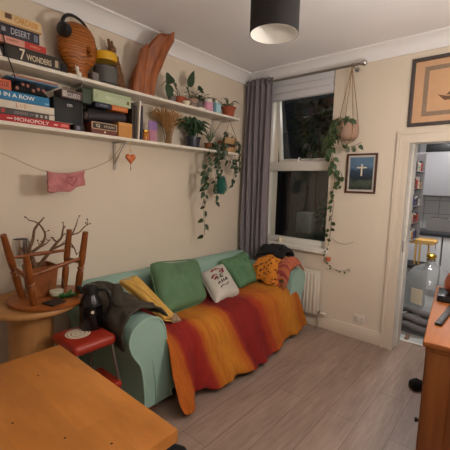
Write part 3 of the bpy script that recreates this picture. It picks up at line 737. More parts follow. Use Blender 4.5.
# ------------------------------------------------------------------ round pedestal table + upturned stool + what stands there
rtab = thing('round_table', 'round pale wooden pedestal table in the left corner', 'table', (.31, -2.53, 0))
obj('tabletop', MB().lathe([(0,.706),(.262,.706),(.273,.713),(.276,.723),(.273,.734),(.266,.74),(0,.74)], (.315,-2.545,0), 56), M['pale_wood'], rtab)
obj('pedestal', MB().lathe([(0,.012),(.132,.012),(.128,.03),(.126,.3),(.126,.68),(.134,.706),(0,.706)], (.315,-2.565,0), 36), M['pale_wood'], rtab)
obj('base_plate', MB().lathe([(0,0),(.24,0),(.24,.012),(.22,.02),(0,.02)], (.315,-2.545,0), 40), M['pale_wood'], rtab)
ust = thing('stool', 'wooden stool turned upside down on the round pale table', 'stool', (.375, -2.475, .741))
SC = (.375, -2.475)
def oval(z0, z1, rx, ry):
    b = MB().lathe([(0,z0),(.96,z0),(1,z0+.006),(1,z1-.006),(.96,z1),(0,z1)], (0,0,0), 44)
    for v in b.bm.verts: v.co = V((v.co.x*rx+SC[0], v.co.y*ry+SC[1], v.co.z))
    return b
obj('seat', oval(.741, .768, .235, .225), M['stool_seat'], ust)
def turned(p, q, r=.017):
    p, q = V(p), V(q); pts, rad = [], []
    for t, k in ((0,1.1),(.08,1.15),(.2,1.2),(.3,1.25),(.38,1.1),(.40,.75),(.42,1.15),(.44,1.2),(.46,.8),(.5,1.1),(.6,1.2),(.8,1.1),(1,.95)): pts.append(p.lerp(q, t)); rad.append(r*k)
    return MB().tube(pts, rad, 14)
LEG = [((.495,-2.61,.767),(.605,-2.68,1.085)), ((.30,-2.605,.767),(.42,-2.725,1.175)), ((.30,-2.35,.767),(.345,-2.325,1.165)), ((.475,-2.345,.767),(.575,-2.335,1.175))]
for a, b in LEG: obj('leg', turned(a, b), M['stool_wood'], ust)
def lp(i, t): return V(LEG[i][0]).lerp(V(LEG[i][1]), t)
for (i, j, t) in ((0,3,.60),(1,2,.66),(0,1,.52),(3,2,.52)):
    a, b = lp(i, t), lp(j, t); obj('rail', MB().tube([a, a.lerp(b,.3), a.lerp(b,.5), a.lerp(b,.7), b], [.008,.011,.013,.011,.008], 10), M['stool_wood'], ust)
# bonsai like bare tree in a wooden planter
PX, PY = .315, -2.50
bon = thing('potted_tree', 'bare twisted miniature tree in a square brown wooden planter', 'plant', (PX, PY, .7685))
pm = MB()
def taper_box(cx, cy, z0, z1, a0, a1, mb, th_=.01):
    v0 = [(cx-a0,cy-a0,z0),(cx+a0,cy-a0,z0),(cx+a0,cy+a0,z0),(cx-a0,cy+a0,z0)]; v1 = [(cx-a1,cy-a1,z1),(cx+a1,cy-a1,z1),(cx+a1,cy+a1,z1),(cx-a1,cy+a1,z1)]
    v2 = [(cx+(x-cx)*(1-th_/a1),cy+(y-cy)*(1-th_/a1),z1) for x, y, _ in v1]; v3 = [(x,y,z1-.035) for x, y, _ in v2]
    mb.add(v0+v1+v2+v3, [(3,2,1,0)]+[(i,(i+1)%4,4+(i+1)%4,4+i) for i in range(4)]+[(4+i,4+(i+1)%4,8+(i+1)%4,8+i) for i in range(4)]+[(8+i,8+(i+1)%4,12+(i+1)%4,12+i) for i in range(4)]+[(12,13,14,15)])
taper_box(PX, PY, .769, .955, .062, .078, pm)
obj('planter', pm, M['pot_wood'], bon)
obj('soil', MB().box(PX-.07,PX+.07,PY-.07,PY+.07,.915,.927,.004), M['soil'], bon)
br = MB()
def branch(pts, r0, r1, tw=2):
    pts = [((x+.09), -3.3555+(y+3.3555)*(2.55-x-.09)/(2.55-x), 1.4848+(z-1.4848)*(2.55-x-.09)/(2.55-x)) for x, y, z in pts]
    n = len(pts); br.tube(pts, [lerp(r0, r1, i/(n-1)) for i in range(n)], 8, 4)
    for k in range(tw):
        i = rnd.randrange(1, n); p = V(pts[i]); d = V((jit(.5), jit(1), rnd.uniform(.2,1))).normalized(); L_ = rnd.uniform(.02,.055)
        br.tube([p, p+d*L_*.5+V((0,jit(.006),0)), p+d*L_], [r1*1.0, r1*.8, r1*.5], 6, 2)
        br.ball(p+d*L_, .006, (1,1,.8), 6)
branch([(.25,-2.50,.89),(.25,-2.515,.97),(.235,-2.53,1.04),(.24,-2.51,1.10),(.22,-2.49,1.165),(.22,-2.465,1.20),(.21,-2.435,1.225)], .015, .004, 3)
branch([(.235,-2.525,1.02),(.25,-2.47,1.06),(.24,-2.44,1.10),(.23,-2.432,1.14),(.22,-2.455,1.19),(.215,-2.485,1.215),(.22,-2.52,1.225)], .010, .003, 3)
branch([(.25,-2.49,.92),(.26,-2.44,.99),(.25,-2.40,1.03),(.24,-2.36,1.07),(.23,-2.325,1.10),(.22,-2.31,1.15),(.21,-2.29,1.17)], .013, .004, 4)
branch([(.25,-2.40,1.03),(.25,-2.34,1.05),(.24,-2.29,1.07),(.23,-2.25,1.12),(.22,-2.22,1.17),(.22,-2.21,1.20)], .008, .003, 4)
branch([(.23,-2.26,1.11),(.22,-2.20,1.12),(.21,-2.16,1.15),(.21,-2.13,1.17)], .005, .003, 3)
branch([(.24,-2.28,1.07),(.25,-2.25,1.02),(.25,-2.235,.97)], .005, .003, 2)
branch([(.24,-2.47,1.05),(.22,-2.43,1.06),(.21,-2.40,1.08)], .005, .003, 3)
obj('branches', br, M['bark'], bon)
gv = thing('glass_vase', 'glass vase with a silver rim standing between the left legs of the upturned stool', 'vase', (.225, -2.575, .769))
obj('body', MB().lathe([(0,.7405),(.03,.7405),(.032,.77),(.026,.86),(.034,.96),(.036,.965),(.032,.955),(.022,.86),(.026,.77),(0,.75)], (.225,-2.575,.0275), 14), M['clear'], gv)
obj('rim', MB().lathe([(.030,.965),(.040,.97),(.046,1.03),(.044,1.085),(.041,1.085),(.042,1.03),(.034,.972),(.030,.965)], (.225,-2.575,.0275), 10), M['silver'], gv)
JX, JYY, JZ = .42, -2.45, .0617
jr = thing('glass_jar', 'small clear round glass jar with a pale filling on the upturned stool', 'jar', (JX, JYY, .769))
obj('body', MB().lathe([(0,.7075),(.036,.7075),(.046,.725),(.048,.76),(.044,.79),(.036,.80),(.038,.81),(.034,.81),(.041,.785),(.044,.76),(.042,.727),(0,.712)], (JX,JYY,JZ), 22), M['clear'], jr)
obj('filling', MB().lathe([(0,.713),(.038,.714),(.041,.73),(.04,.742),(0,.747)], (JX,JYY,JZ), 18), M['paper'], jr)
sg = MB()
for k in range(46):
    a = rnd.uniform(0,2*PI); d = V((math.cos(a),math.sin(a),rnd.uniform(.2,1))); sg.leaf((.49+jit(.02),-2.425+jit(.03),.7695), d, (0,0,1), rnd.uniform(.035,.06), .022, .2)
tag(obj('leaf_sprig', sg, mat('bright_green_sprig', (72,128,66), .6, bmp=0)), 'bright green sprig of leaves lying on the upturned stool seat', 'plant')
tag(obj('coaster', MB().box(-.045,.045,-.045,.045,-.006,.006,.003,Matrix.Rotation(.3,3,'Z'), None), mat('dark_brown_cork',(54,36,26),.9,var=.2), origin=(0,0,-.006)), 'dark square coaster on the upturned stool beside the wooden planter', 'coaster').location = (.545,-2.52,.7685)

# ------------------------------------------------------------------ red step stool, flask, doily
rs = thing('step_stool', 'red step stool between the round table and the sofa', 'step stool', (.65, -2.395, 0))
obj('seat', MB().box(.505,.80,-2.53,-2.262,.515,.58,.03,seg=4), M['red_paint'], rs)
obj('step', MB().box(.62,.86,-2.52,-2.27,.27,.31,.012,seg=3), M['red_paint'], rs)
for (x, y, dx, dy) in ((.54,-2.50,-.05,-.02),(.54,-2.29,-.05,.02),(.77,-2.50,.13,-.02),(.77,-2.285,.13,.02)):
    obj('leg', MB().tube([(x,y,.52),(x+dx*.55,y+dy*.5,.27),(x+dx,y+dy,.006)], .011, 10), M['chrome'], rs)
obj('frame', MB().tube([(.62,-2.50,.28),(.48,-2.515,.05)], .009, 8).tube([(.62,-2.285,.28),(.48,-2.275,.05)], .009, 8).tube([(.50,-2.50,.12),(.50,-2.29,.12)], .008, 8), M['black'], rs)
dm = MB()
for r0, r1 in ((.0,.014),(.022,.036),(.044,.056),(.062,.070)): dm.lathe([(r0,.5812),(r1,.5812),(r1,.5822),(r0,.5822)] + ([(r0,.5812)] if r0 else []), (.635,-2.425,0), 32)
for k in range(16):
    a = k*PI/8; dm.tube([(.635+.01*math.cos(a),-2.425+.01*math.sin(a),.5817),(.635+.068*math.cos(a),-2.425+.068*math.sin(a),.5817)], .0018, 5, flat=.3)
tag(obj('doily', dm, M['paper']), 'round white lacy doily on the red step stool', 'doily')
FX, FY = .605, -2.325
fl = thing('flask', 'black insulated jug standing on the red step stool', 'jug', (FX, FY, .581))
obj('body', MB().lathe([(0,.5815),(.062,.5815),(.068,.59),(.068,.73),(.064,.755),(.046,.785),(.042,.80),(0,.80)], (FX,FY,0), 30), M['black_gloss'], fl)
obj('lid', MB().lathe([(.0,.80),(.046,.80),(.048,.82),(.044,.845),(.03,.855),(0,.857)], (FX,FY,0), 26), M['black'], fl)
obj('spout', MB().tube([(FX-.03,FY-.03,.80),(FX-.05,FY-.045,.832),(FX-.058,FY-.052,.84)], [.018,.014,.01], 10), M['black'], fl)
obj('handle', MB().tube([(FX+.035,FY+.035,.825),(FX+.075,FY+.075,.81),(FX+.085,FY+.085,.73),(FX+.06,FY+.06,.655),(FX+.042,FY+.042,.64)], [.010,.012,.012,.011,.009], 10, 4), M['black'], fl)
bz = MB().lathe([(0,-.001),(.010,-.001),(.010,.002),(0,.002)], (FX+.0675*math.cos(-.35),FY+.0675*math.sin(-.35),.70), 14, Matrix.Rotation(-.35,3,'Z') @ Matrix.Rotation(PI/2,3,'Y'))
obj('badge', bz, M['paper'], fl, label='small round white badge')
obj('band', MB().lathe([(.0682,.745),(.0695,.747),(.0682,.749)], (FX,FY,-.012), 30), M['black'], fl)

# ------------------------------------------------------------------ dining table in the foreground
dt = thing('dining_table', 'birch topped table in the left foreground', 'table', (1.41, -3.2, 0))
TX0, TX1, TY0, TY1 = 1.0, 1.817, -3.95, -2.69
obj('tabletop', MB().box(TX0,TX1,TY0,TY1,.688,.73,.004), M['birch'], dt)
ap = MB().box(TX0+.06,TX1-.06,TY1-.08,TY1-.06,.60,.688).box(TX0+.06,TX1-.06,TY0+.06,TY0+.08,.60,.688).box(TX0+.06,TX0+.08,TY0+.08,TY1-.08,.60,.688).box(TX1-.08,TX1-.06,TY0+.08,TY1-.08,.60,.688)
obj('apron', ap, M['birch_edge'], dt)
for x in (TX0+.075, TX1-.075):
    for y in (TY0+.075, TY1-.075): obj('leg', MB().box(x-.03,x+.03,y-.03,y+.03,0,.688,.004), M['birch_edge'], dt)
sp2 = MB()
for (x, y) in ((1.20,-2.86),(1.60,-2.94),(1.42,-3.02),(1.72,-2.86)): sp2.lathe([(0,.7302),(.004,.7302),(.003,.7306),(0,.7306)], (x,y,0), 8)
obj('knot_marks', sp2, M['ink'], dt)

# ------------------------------------------------------------------ shoes
def shoe(name, label, toe, heel, h=.085, w=.045):
    toe, heel = V(toe), V(heel); d = heel-toe; L_ = d.length; d.normalize(); sd = V((-d.y, d.x, 0))
    t = thing(name, label, 'slipper', ((toe+heel)/2))
    secs = [(0,.25,.4),(.06,.72,.62),(.2,1,.75),(.4,.9,1.0),(.6,.78,.8),(.85,.8,.72),(.97,.6,.7),(1,.3,.6)]
    u_ = MB(); rows = []
    for s_, ww, hh in secs:
        c = toe+d*(L_*s_); rows.append([u_.bm.verts.new(c+sd*(w*ww*math.cos(a))+V((0,0,.014+(h-.014)*hh*max(0,math.sin(a))))) for a in [PI*k/10 for k in range(11)]])
    for a, b in zip(rows, rows[1:]):
        for k in range(10): u_.bm.faces.new((a[k], a[k+1], b[k+1], b[k]))
        u_.bm.faces.new((a[10], a[0], b[0], b[10]))
    u_.bm.faces.new(rows[0]); u_.bm.faces.new(rows[-1][::-1])
    obj('upper', u_, M['black_cloth'], t, angle=180)
    poly = [(L_*s_, w*1.06*ww) for s_, ww, _ in secs]; poly = poly + [(x, -y) for x, y in poly[::-1]]
    obj('sole', MB().prism(poly, toe, d, sd, (0,0,1), .016), M['black'], t); return t
shoe('slipper', 'black slipper whose toe pokes out beside the pine dresser', (2.045,-.56,0), (2.16,-.50,0), .075, .055).location.z = 0
shoe('slipper', 'black slipper on the laminate beside the birch table', (1.305,-2.16,0), (1.13,-2.33,0), .085)

# ------------------------------------------------------------------ pine dresser on the right
RA = math.radians(6.4); RDm = Matrix.Rotation(RA, 3, 'Z'); DO = V((2.274, -1.617, 0))
def dw(x, y, z): return DO + RDm @ V((x, y, 0)) + V((0, 0, z))
def dbox(mb, x0, x1, y0, y1, z0, z1, bev=.003):
    b = MB().box(x0, x1, y0, y1, z0, z1, bev)
    for v in b.bm.verts: v.co = dw(v.co.x, v.co.y, v.co.z)
    mb.merge(b.bm); return mb
DWd, DL = .50, 1.12
dr = thing('dresser', 'knotty orange pine dresser at the right edge', 'dresser', dw(DWd/2, DL/2, 0))
obj('top', dbox(MB(), 0, DWd, 0, DL, .772, .80, .008), M['pine_top'], dr)
obj('moulding', dbox(MB(), .012, DWd-.01, .012, DL-.012, .752, .772, .004), M['pine'], dr)
obj('plinth', dbox(MB(), .02, DWd-.02, .022, DL-.022, 0, .07, .003), M['pine'], dr)
sd_ = MB(); dbox(sd_, .02, .115, .02, .05, .07, .752); dbox(sd_, DWd-.10, DWd-.02, .02, .05, .07, .752); dbox(sd_, .115, DWd-.10, .02, .05, .66, .752); dbox(sd_, .115, DWd-.10, .02, .05, .07, .16)
obj('side_frame', sd_, M['pine'], dr); obj('side_panel', dbox(MB(), .11, DWd-.095, .036, .046, .155, .665, 0), M['pine'], dr)
obj('carcass', dbox(MB(), .03, DWd-.02, .05, DL-.03, .07, .752, 0), M['pine'], dr)
for i in range(2):
    for z0, z1 in ((.56,.74),(.33,.55),(.09,.32)):
        y0 = .06+i*.5
        dwr = obj('drawer', dbox(MB(), .012, .032, y0, y0+.49, z0, z1, .005), M['pine'], dr)
        if i == 0 and z0 == .33:
            c = dw(.013, y0+.03, z0+.03); obj('knob', MB().lathe([(0,0),(.006,0),(.007,.006),(.012,.012),(.011,.018),(0,.02)], c, 16, RDm @ Matrix.Rotation(-PI/2,3,'Y')), M['ink'], dwr)
def on_top(x, y, z=.8005): return dw(x, y, z)
rm = MB(); pA, pB = V((2.235,-1.20,.808)), V((2.345,-.985,.808)); dd = V((.03,1,0)).normalized()
b0 = MB().box(-.20,.20,-.017,.017,-.0075,.0075,.005); Rr = Matrix.Rotation(math.atan2(dd.y, dd.x), 3, 'Z'); cM = V((2.300,-1.165,.8083))
for v in b0.bm.verts: v.co = Rr @ v.co + cM
rem = obj('remote_control', b0, M['black']); tag(rem, 'long slim black remote lying on the pine dresser', 'remote')
bt = MB()
for k in range(8):
    for j in (-1, 0, 1): q = cM + Rr @ V((-.16+k*.04, j*.009, .0078)); bt.box(q.x-.003,q.x+.003,q.y-.003,q.y+.003,q.z-.001,q.z+.0015,.001)
obj('buttons', bt, M['jargrey'], rem)
bx = thing('set_top_box', 'flat black box at the far end of the pine dresser', 'box', on_top(.28,.86))
obj('case', dbox(MB(), .02,.33,.70,.92,.801,.840,.004), M['black_gloss'], bx)
obj('front_panel', dbox(MB(), .03,.32,.697,.70,.806,.836,.001), M['black'], bx)
cv = thing('copper_pot', 'pinkish copper pot standing on the black box', 'pot', on_top(.125,.81,.841))
cc = on_top(.125,.81,-.005)
obj('body', MB().lathe([(0,.846),(.05,.846),(.072,.87),(.078,.91),(.07,.945),(.062,.955),(.066,.965),(.062,.965),(.066,.945),(.073,.91),(.067,.873),(0,.855)], cc, 28), M['copper'], cv)
obj('handle', MB().tube([cc+V((.07,-.03,.945)),cc+V((.11,-.05,.95)),cc+V((.12,-.055,.90)),cc+V((.076,-.03,.88))], .007, 8, 4), M['ink'], cv)
fp = thing('floor_lamp', 'lamp with a bare bulb on a black pole in front of the dresser', 'lamp', (2.58,-2.58,0))
obj('base', MB().lathe([(0,0),(.10,0),(.10,.015),(.02,.03),(0,.03)], (2.58,-2.58,0), 30), M['black'], fp)
obj('pole', MB().tube([(2.58,-2.58,.02),(2.58,-2.58,1.69)], .011, 12), M['black'], fp)
obj('bulb_holder', MB().lathe([(0,1.67),(.02,1.67),(.022,1.735),(0,1.738)], (2.58,-2.58,0), 16), M['black'], fp)
mB, ntB, bB = new_mat('glowing_bulb'); bB.inputs['Base Color'].default_value = (0,0,0,1)
bB.inputs['Emission Color'].default_value = (1, .945, .89, 1); bB.inputs['Emission Strength'].default_value = 105
obj('bulb', MB().ball((2.58,-2.58,1.80), .058), mB, fp)
TL_ = on_top(.24,.10,0)
tl = thing('table_lamp', 'tall slim lamp with a bare globe bulb on the pine dresser', 'lamp', on_top(.24,.10))
obj('base', MB().lathe([(0,.8006),(.075,.8006),(.075,.812),(.02,.825),(0,.825)], TL_, 30), M['black'], tl)
obj('stem', MB().tube([TL_+V((0,0,.82)), TL_+V((0,0,1.66))], .009, 12), M['brushed'], tl)
obj('bulb_holder', MB().lathe([(0,1.64),(.018,1.64),(.02,1.70),(0,1.702)], TL_, 16), M['black'], tl)
mB2 = mB.copy(); mB2.node_tree.nodes['Principled BSDF'].inputs['Emission Strength'].default_value = 325
obj('bulb', MB().ball(TL_+V((0,0,1.76)), .057), mB2, tl)

# ------------------------------------------------------------------ shelves
UZ, LZs = 2.178, 1.818     # top faces
SX = .222
us = thing('wall_shelf', 'long white upper wall shelf near the ceiling', 'shelf', (.11, -1.9, UZ-.022))
obj('board', MB().box(.001, SX, -3.4, -.425, UZ-.022, UZ, .002), M['shelf'], us)
ls = thing('wall_shelf', 'long white lower wall shelf holding the games and plants', 'shelf', (.11, -1.9, LZs-.022))
obj('board', MB().box(.001, SX, -3.4, -.425, LZs-.022, LZs, .002), M['shelf'], ls)
for par, z, ys in ((us, UZ, (-3.0,-2.12,-.62)), (ls, LZs, (-3.0,-1.78,-.72))):
    for y in ys:
        b = MB().box(.001,.008,y-.013,y+.013,z-.24,z-.0225,.002).box(.008,.19,y-.013,y+.013,z-.029,z-.0225,.002)
        b.tube([(.012,y,z-.19),(.07,y,z-.12),(.15,y,z-.032)], .005, 6, 3); obj('bracket', b, M['grey_metal'], par)
FX_ = .205
def gbox(name, label, cat, y0, y1, z0, z1, rgb, depth=.17, xf=FX_, group=None, rot=0):
    b = MB().box(xf-depth, xf, y0, y1, z0, z1, .003)
    if rot:
        c = V((xf, y0, z0)); R_ = Matrix.Rotation(rot, 3, 'X')
        for v in b.bm.verts: v.co = c + R_ @ (v.co-c)
    o = obj(name, b, card(rgb)); return tag(o, label, cat, group)
def front(o, s, yc, zc, w, h, rgb, nm='lettering', xf=FX_):
    return lettering(s, (xf+.0006, yc, zc), w, h, (0,1,0), (0,0,1), card(rgb), o, nm)
def patch(o, y0, y1, z0, z1, rgb, nm='printed_panel', xf=FX_, t=.0008):
    return obj(nm, MB().box(xf, xf+t, y0, y1, z0, z1), card(rgb), o)
GU = 'board games stacked on the upper shelf'; GL = 'board games stacked on the lower shelf'
e = .0006
# upper stack
z = UZ+e
o = gbox('game_box', 'dark board game box with numeral seven lettering, bottom of the upper stack', 'board game', -2.61, -2.29, z, z+.083, (52,46,40), group=GU)
front(o, '7', -2.515, z+.043, .030, .062, (226,212,186)); front(o, 'WONDERS', -2.42, z+.036, .145, .034, (214,198,168)); patch(o, -2.325,-2.305,z+.02,z+.062,(176,160,132))
o = gbox('game_box', 'black game box with a white triangle at the left end of the upper shelf', 'board game', -2.86, -2.614, z, z+.060, (44,42,42), group=GU)
obj('printed_triangle', MB().prism([(0,0),(.035,0),(.018,.045)], (FX_,-2.655,z+.006), (0,1,0), (0,0,1), (1,0,0), .0008), card((210,204,196)), o)
z2 = z+.083+e
o = gbox('game_box', 'flat salmon pink box with a red end in the upper stack of games', 'board game', -2.70, -2.375, z2, z2+.040, (214,152,136), group=GU); patch(o, -2.50,-2.377,z2+.001,z2+.039,(186,52,44)); front(o, 'PARTY', -2.565, z2+.022, .06, .013, (150,80,70)); front(o, 'FAMILY', -2.44, z2+.02, .06, .014, (226,150,120))
z3 = z2+.04+e
o = gbox('game_box', 'navy board game box with pale lettering under the cream box', 'board game', -2.72, -2.415, z3, z3+.066, (46,44,58), group=GU); front(o, 'DESERT', -2.52, z3+.034, .105, .036, (176,178,190)); patch(o, -2.447,-2.425,z3+.012,z3+.052,(120,124,140)); patch(o,-2.62,-2.60,z3+.022,z3+.046,(150,150,160),'printed_logo')
z4 = z3+.066+e
o = gbox('game_box', 'cream board game box with orange lettering, on top of the upper stack', 'board game', -2.72, -2.40, z4, z4+.064, (216,186,138), group=GU); front(o, 'CARCASSE', -2.485, z4+.036, .13, .030, (206,140,50)); patch(o,-2.60,-2.565,z4+.03,z4+.058,(96,62,50),'printed_picture'); patch(o,-2.72,-2.402,z4+.001,z4+.009,(178,140,90),'printed_edge')
tag(obj('cable', MB().tube([(.19,-2.62,UZ+.146),(.212,-2.615,UZ+.12),(.228,-2.605,UZ+.02),(.23,-2.585,UZ-.05),(.226,-2.57,UZ-.09),(.20,-2.56,UZ-.12)], .0035, 7, 4), M['black']), 'thin black cable hanging over the edge of the upper shelf', 'cable')
# headphones on a plywood head
HY, HX, HZ = -2.13, .115, 2.40
hd = thing('bust', 'layered plywood head bust on the upper shelf wearing headphones', 'bust', (HX, HY, UZ))
hm = MB()
prof = [(.05,UZ+.001),(.055,UZ+.03),(.05,UZ+.06),(.06,UZ+.09),(.082,UZ+.12),(.098,UZ+.16),(.105,UZ+.21),(.103,UZ+.26),(.092,UZ+.31),(.07,UZ+.35),(.04,UZ+.37),(0,UZ+.378)]
hm.lathe([(0,UZ+.001)]+prof, (0,0,0), 40)
for v in hm.bm.verts:
    t = max(0, (v.co.z-UZ-.08)/.3); a = math.atan2(v.co.y, v.co.x)
    st = 1 + .02*math.copysign(1, math.sin(v.co.z*170))
    v.co = V((HX+v.co.x*.80, HY+v.co.y*1.32*st - .025*t*0, v.co.z))
obj('head', hm, M['ply'], hd)
nb = MB().tube([(HX+.07,HY+.035,UZ+.22),(HX+.10,HY+.05,UZ+.175),(HX+.085,HY+.04,UZ+.16)], [.012,.02,.012], 8, 3); obj('nose', nb, M['ply'], hd)
hp = thing('headphones', 'black over-ear headphones worn by the plywood head', 'headphones', (HX, HY, UZ+.2))
bandp = [(.195,-2.262,2.47),(.185,-2.262,2.505),(.165,-2.235,2.55),(.14,-2.19,2.582),(.115,-2.13,2.592),(.095,-2.07,2.578),(.075,-2.015,2.53),(.068,-1.995,2.47),(.07,-1.99,2.43)]
obj('headband', MB().tube(bandp, .012, 10, 3, flat=.8), M['black'], hp)
cL = V((.19,-2.255,2.456)); dL = V((-.35,1,.05)).normalized(); cR = V((.072,-1.997,2.43)); 
obj('ear_cup', MB().tube([cL-dL*.028, cL-dL*.02, cL+dL*.018, cL+dL*.03], [.034,.044,.046,.038], 22), M['black'], hp)
obj('ear_cup', MB().tube([cR-dL*.02, cR-dL*.012, cR+dL*.012, cR+dL*.02], [.03,.036,.036,.028], 22), M['black'], hp)
fg = thing('figurine', 'tiny white animal figurine at the front of the upper shelf', 'figurine', (.19, -2.165, UZ))
obj('body', MB().ball((.19,-2.16,UZ+.020), .017, (1,1.1,1.15), 10).ball((.194,-2.175,UZ+.052), .014, (1,1,1), 10).tube([(.19,-2.165,UZ+.02),(.192,-2.172,UZ+.045)], [.014,.010], 10).tube([(.195,-2.183,UZ+.06),(.195,-2.185,UZ+.075)], [.004,.002], 6).tube([(.195,-2.168,UZ+.06),(.195,-2.166,UZ+.075)], [.004,.002], 6), M['plastic'], fg)
tag(obj('paper_slip', MB().box(.17,.218,-2.245,-2.185,UZ+.0006,UZ+.006,.001), M['paper']), 'pale paper pad lying beside the tiny white figurine', 'paper')
tag(obj('stone_block', MB().box(.09,.16,-2.045,-1.985,UZ+.0006,UZ+.075,.008), M['greypot']), 'small grey block between the plywood head and the yellow lidded jar', 'block')
tag(obj('small_pot', MB().lathe([(0,UZ+.0006),(.028,UZ+.0006),(.034,UZ+.06),(.03,UZ+.06),(.026,UZ+.01),(0,UZ+.01)], (.16,-2.262,0), 20), M['ink']), 'small dark pot between the game boxes and the plywood head', 'pot')
JY = -1.92
jar = thing('storage_jar', 'big clear jar with a yellow screw lid and grey contents', 'jar', (.12, JY, UZ))
obj('glass', MB().lathe([(0,UZ+.001),(0.0842,UZ+.001),(0.0913,UZ+.02),(0.0913,UZ+.15),(0.0760,UZ+.175),(0.0725,UZ+.185),(0.0702,UZ+.185),(0.0737,UZ+.173),(0.0877,UZ+.148),(0.0877,UZ+.02),(0,UZ+.006)], (.12,JY,0), 32), M['clear'], jar)
obj('contents', MB().lathe([(0,UZ+.008),(0.0854,UZ+.021),(0.0854,UZ+.13),(0.0702,UZ+.145),(0,UZ+.15)], (.12,JY,0), 28), M['jargrey'], jar)
obj('lid', MB().lathe([(0,UZ+.182),(0.0807,UZ+.180),(0.0831,UZ+.185),(0.0831,UZ+.232),(0.0784,UZ+.238),(0,UZ+.239)], (.12,JY,0), 32), M['yellow'], jar, label='yellow screw lid')
cvg = thing('carving', 'knobbly brown carved ornament behind the yellow lidded jar', 'ornament', (.085, -1.805, UZ))
cm = MB()
for k in range(60):
    t = k/60; a = k*2.4; r = .055*(1-.55*t); cm.ball((.085+r*math.cos(a)*.8, -1.80+r*math.sin(a)-.03*t, UZ+.03+.22*t), .020-.006*t, (1,1,1.1), 6)
cm.tube([(.085,-1.80,UZ+.001),(.085,-1.81,UZ+.12),(.085,-1.83,UZ+.26)], [.05,.045,.02], 12)
obj('body', cm, M['cone'], cvg)
obj('finial', MB().ball((.085,-1.845,UZ+.295), .032, (1,1,1.05), 12).tube([(.085,-1.855,UZ+.31),(.085,-1.875,UZ+.365)], [.018,.010], 8).tube([(.085,-1.84,UZ+.315),(.085,-1.845,UZ+.36)], [.012,.006], 8), M['cone'], cvg)
# driftwood slab
sl = MB(); DP = [(-1.735,.0,.05),(-1.725,.05,.06)]
def drift(u, v):
    t = v; a = 2*PI*u
    zc = UZ+.002+t*.50
    yc = -1.595 + .03*t + .135*t**1.7; w = .135*(1-.36*t)*(1 if t < .94 else 1-(t-.94)*5)
    lean = .14*t**1.6
    x = .10 + lean + .058*math.cos(a)*(1-.3*t); y = yc + w*math.sin(a)
    y += .010*nz(a*1.2, t*4) + .03*max(0, .5-abs(t-.62))*(math.sin(a) < -.3)*0
    x += .010*nz(math.cos(a)*2, t*5+math.sin(a)*2, 3) + .008*math.sin(a*7+t*4)*.6
    if t > .9: zc += .05*(math.sin(a)*.6+.5*math.sin(3*a))*(t-.9)*6
    return V((max(x,.012), y, zc))
sl.grid(drift, 40, 36); bmesh.ops.remove_doubles(sl.bm, verts=sl.bm.verts[:], dist=.0005)
bmesh.ops.holes_fill(sl.bm, edges=[q for q in sl.bm.edges if q.is_boundary], sides=0)
dwt = obj('driftwood', sl, M['drift'], angle=70); tag(dwt, 'tall curved slab of red-brown driftwood on the upper shelf', 'driftwood')
def knob_d(u, v):
    a = 2*PI*u; t = v; return V((.150+.06*t+.036*math.cos(a)*(1-.5*t), -1.665+.06*math.sin(a)*(1-.5*t)+.03*t, UZ+.002+.36*t+.03*(t > .95)*math.sin(a)))
kb = MB().grid(knob_d, 20, 12); bmesh.ops.remove_doubles(kb.bm, verts=kb.bm.verts[:], dist=.0005); bmesh.ops.holes_fill(kb.bm, edges=[q for q in kb.bm.edges if q.is_boundary], sides=0)
obj('split_branch', kb, M['drift'], dwt, angle=70)

def pot_prof(z, r0, r1, h, rim=.008, rh=.015): return [(0,z),(r0,z),(lerp(r0,r1,.8),z+h-rh),(r1+rim*.4,z+h-rh),(r1+rim*.6,z+h),(r1-.004,z+h),(r1-.008,z+h-.018),(0,z+h-.018)]
def potted(name, label, c, z, r0, r1, h, m, pat=None, group=None, cat='plant'):
    t = thing(name, label, cat, (c[0], c[1], z), group)
    z += e; obj('pot', MB().lathe(pot_prof(z, r0, r1, h), (c[0], c[1], 0), 26), m, t)
    obj('soil', MB().lathe([(0,z+h-.017),(r1-.008,z+h-.017),(r1-.012,z+h-.012),(0,z+h-.008)], (c[0], c[1], 0), 18), M['soil'], t)
    if pat: obj('pot_band', MB().lathe([(lerp(r0,r1,.35)+.0014,z+h*.35),(lerp(r0,r1,.6)+.0016,z+h*.6)], (c[0], c[1], 0), 26), pat, t)
    return t
def stalk_leaf(sb, lb, base, pts, L_, W, d, n, bend=.3, r=.003):
    pts = [V(base)]+[V(p) for p in pts]; sb.tube(pts, r, 6, 4); lb.leaf(pts[-1], d, n, L_, W, bend, True)
# plant 1: two hanging arrow leaves
p = potted('potted_plant', 'potted plant with two big drooping arrow leaves beside the driftwood', (.12, -1.185), UZ, .038, .052, .075, M['terracotta'])
sb, lb = MB(), MB(); b0_ = (.12,-1.19,UZ+.06)
stalk_leaf(sb, lb, b0_, [(.12,-1.22,UZ+.12),(.125,-1.28,UZ+.21),(.13,-1.30,UZ+.235)], .125, .10, (.25,-.45,-.55), (1,0,.35), .1)
stalk_leaf(sb, lb, b0_, [(.13,-1.23,UZ+.10),(.14,-1.32,UZ+.15),(.145,-1.335,UZ+.15)], .135, .085, (.2,-.15,-1), (1,-.1,.3), .1)
stalk_leaf(sb, lb, b0_, [(.11,-1.23,UZ+.09),(.12,-1.27,UZ+.09)], .08, .05, (.2,-.4,-.5), (1,0,.3), .2)
stalk_leaf(sb, lb, b0_, [(.10,-1.17,UZ+.11),(.09,-1.20,UZ+.16)], .07, .05, (.3,-.5,.3), (1,0,.3), .2)
sb.tube([(.12,-1.40,UZ+.13),(.12,-1.36,UZ+.17),(.125,-1.31,UZ+.21)], .003, 6, 3)
obj('stems', sb, M['stem'], p); obj('leaves', lb, M['leaf'], p)
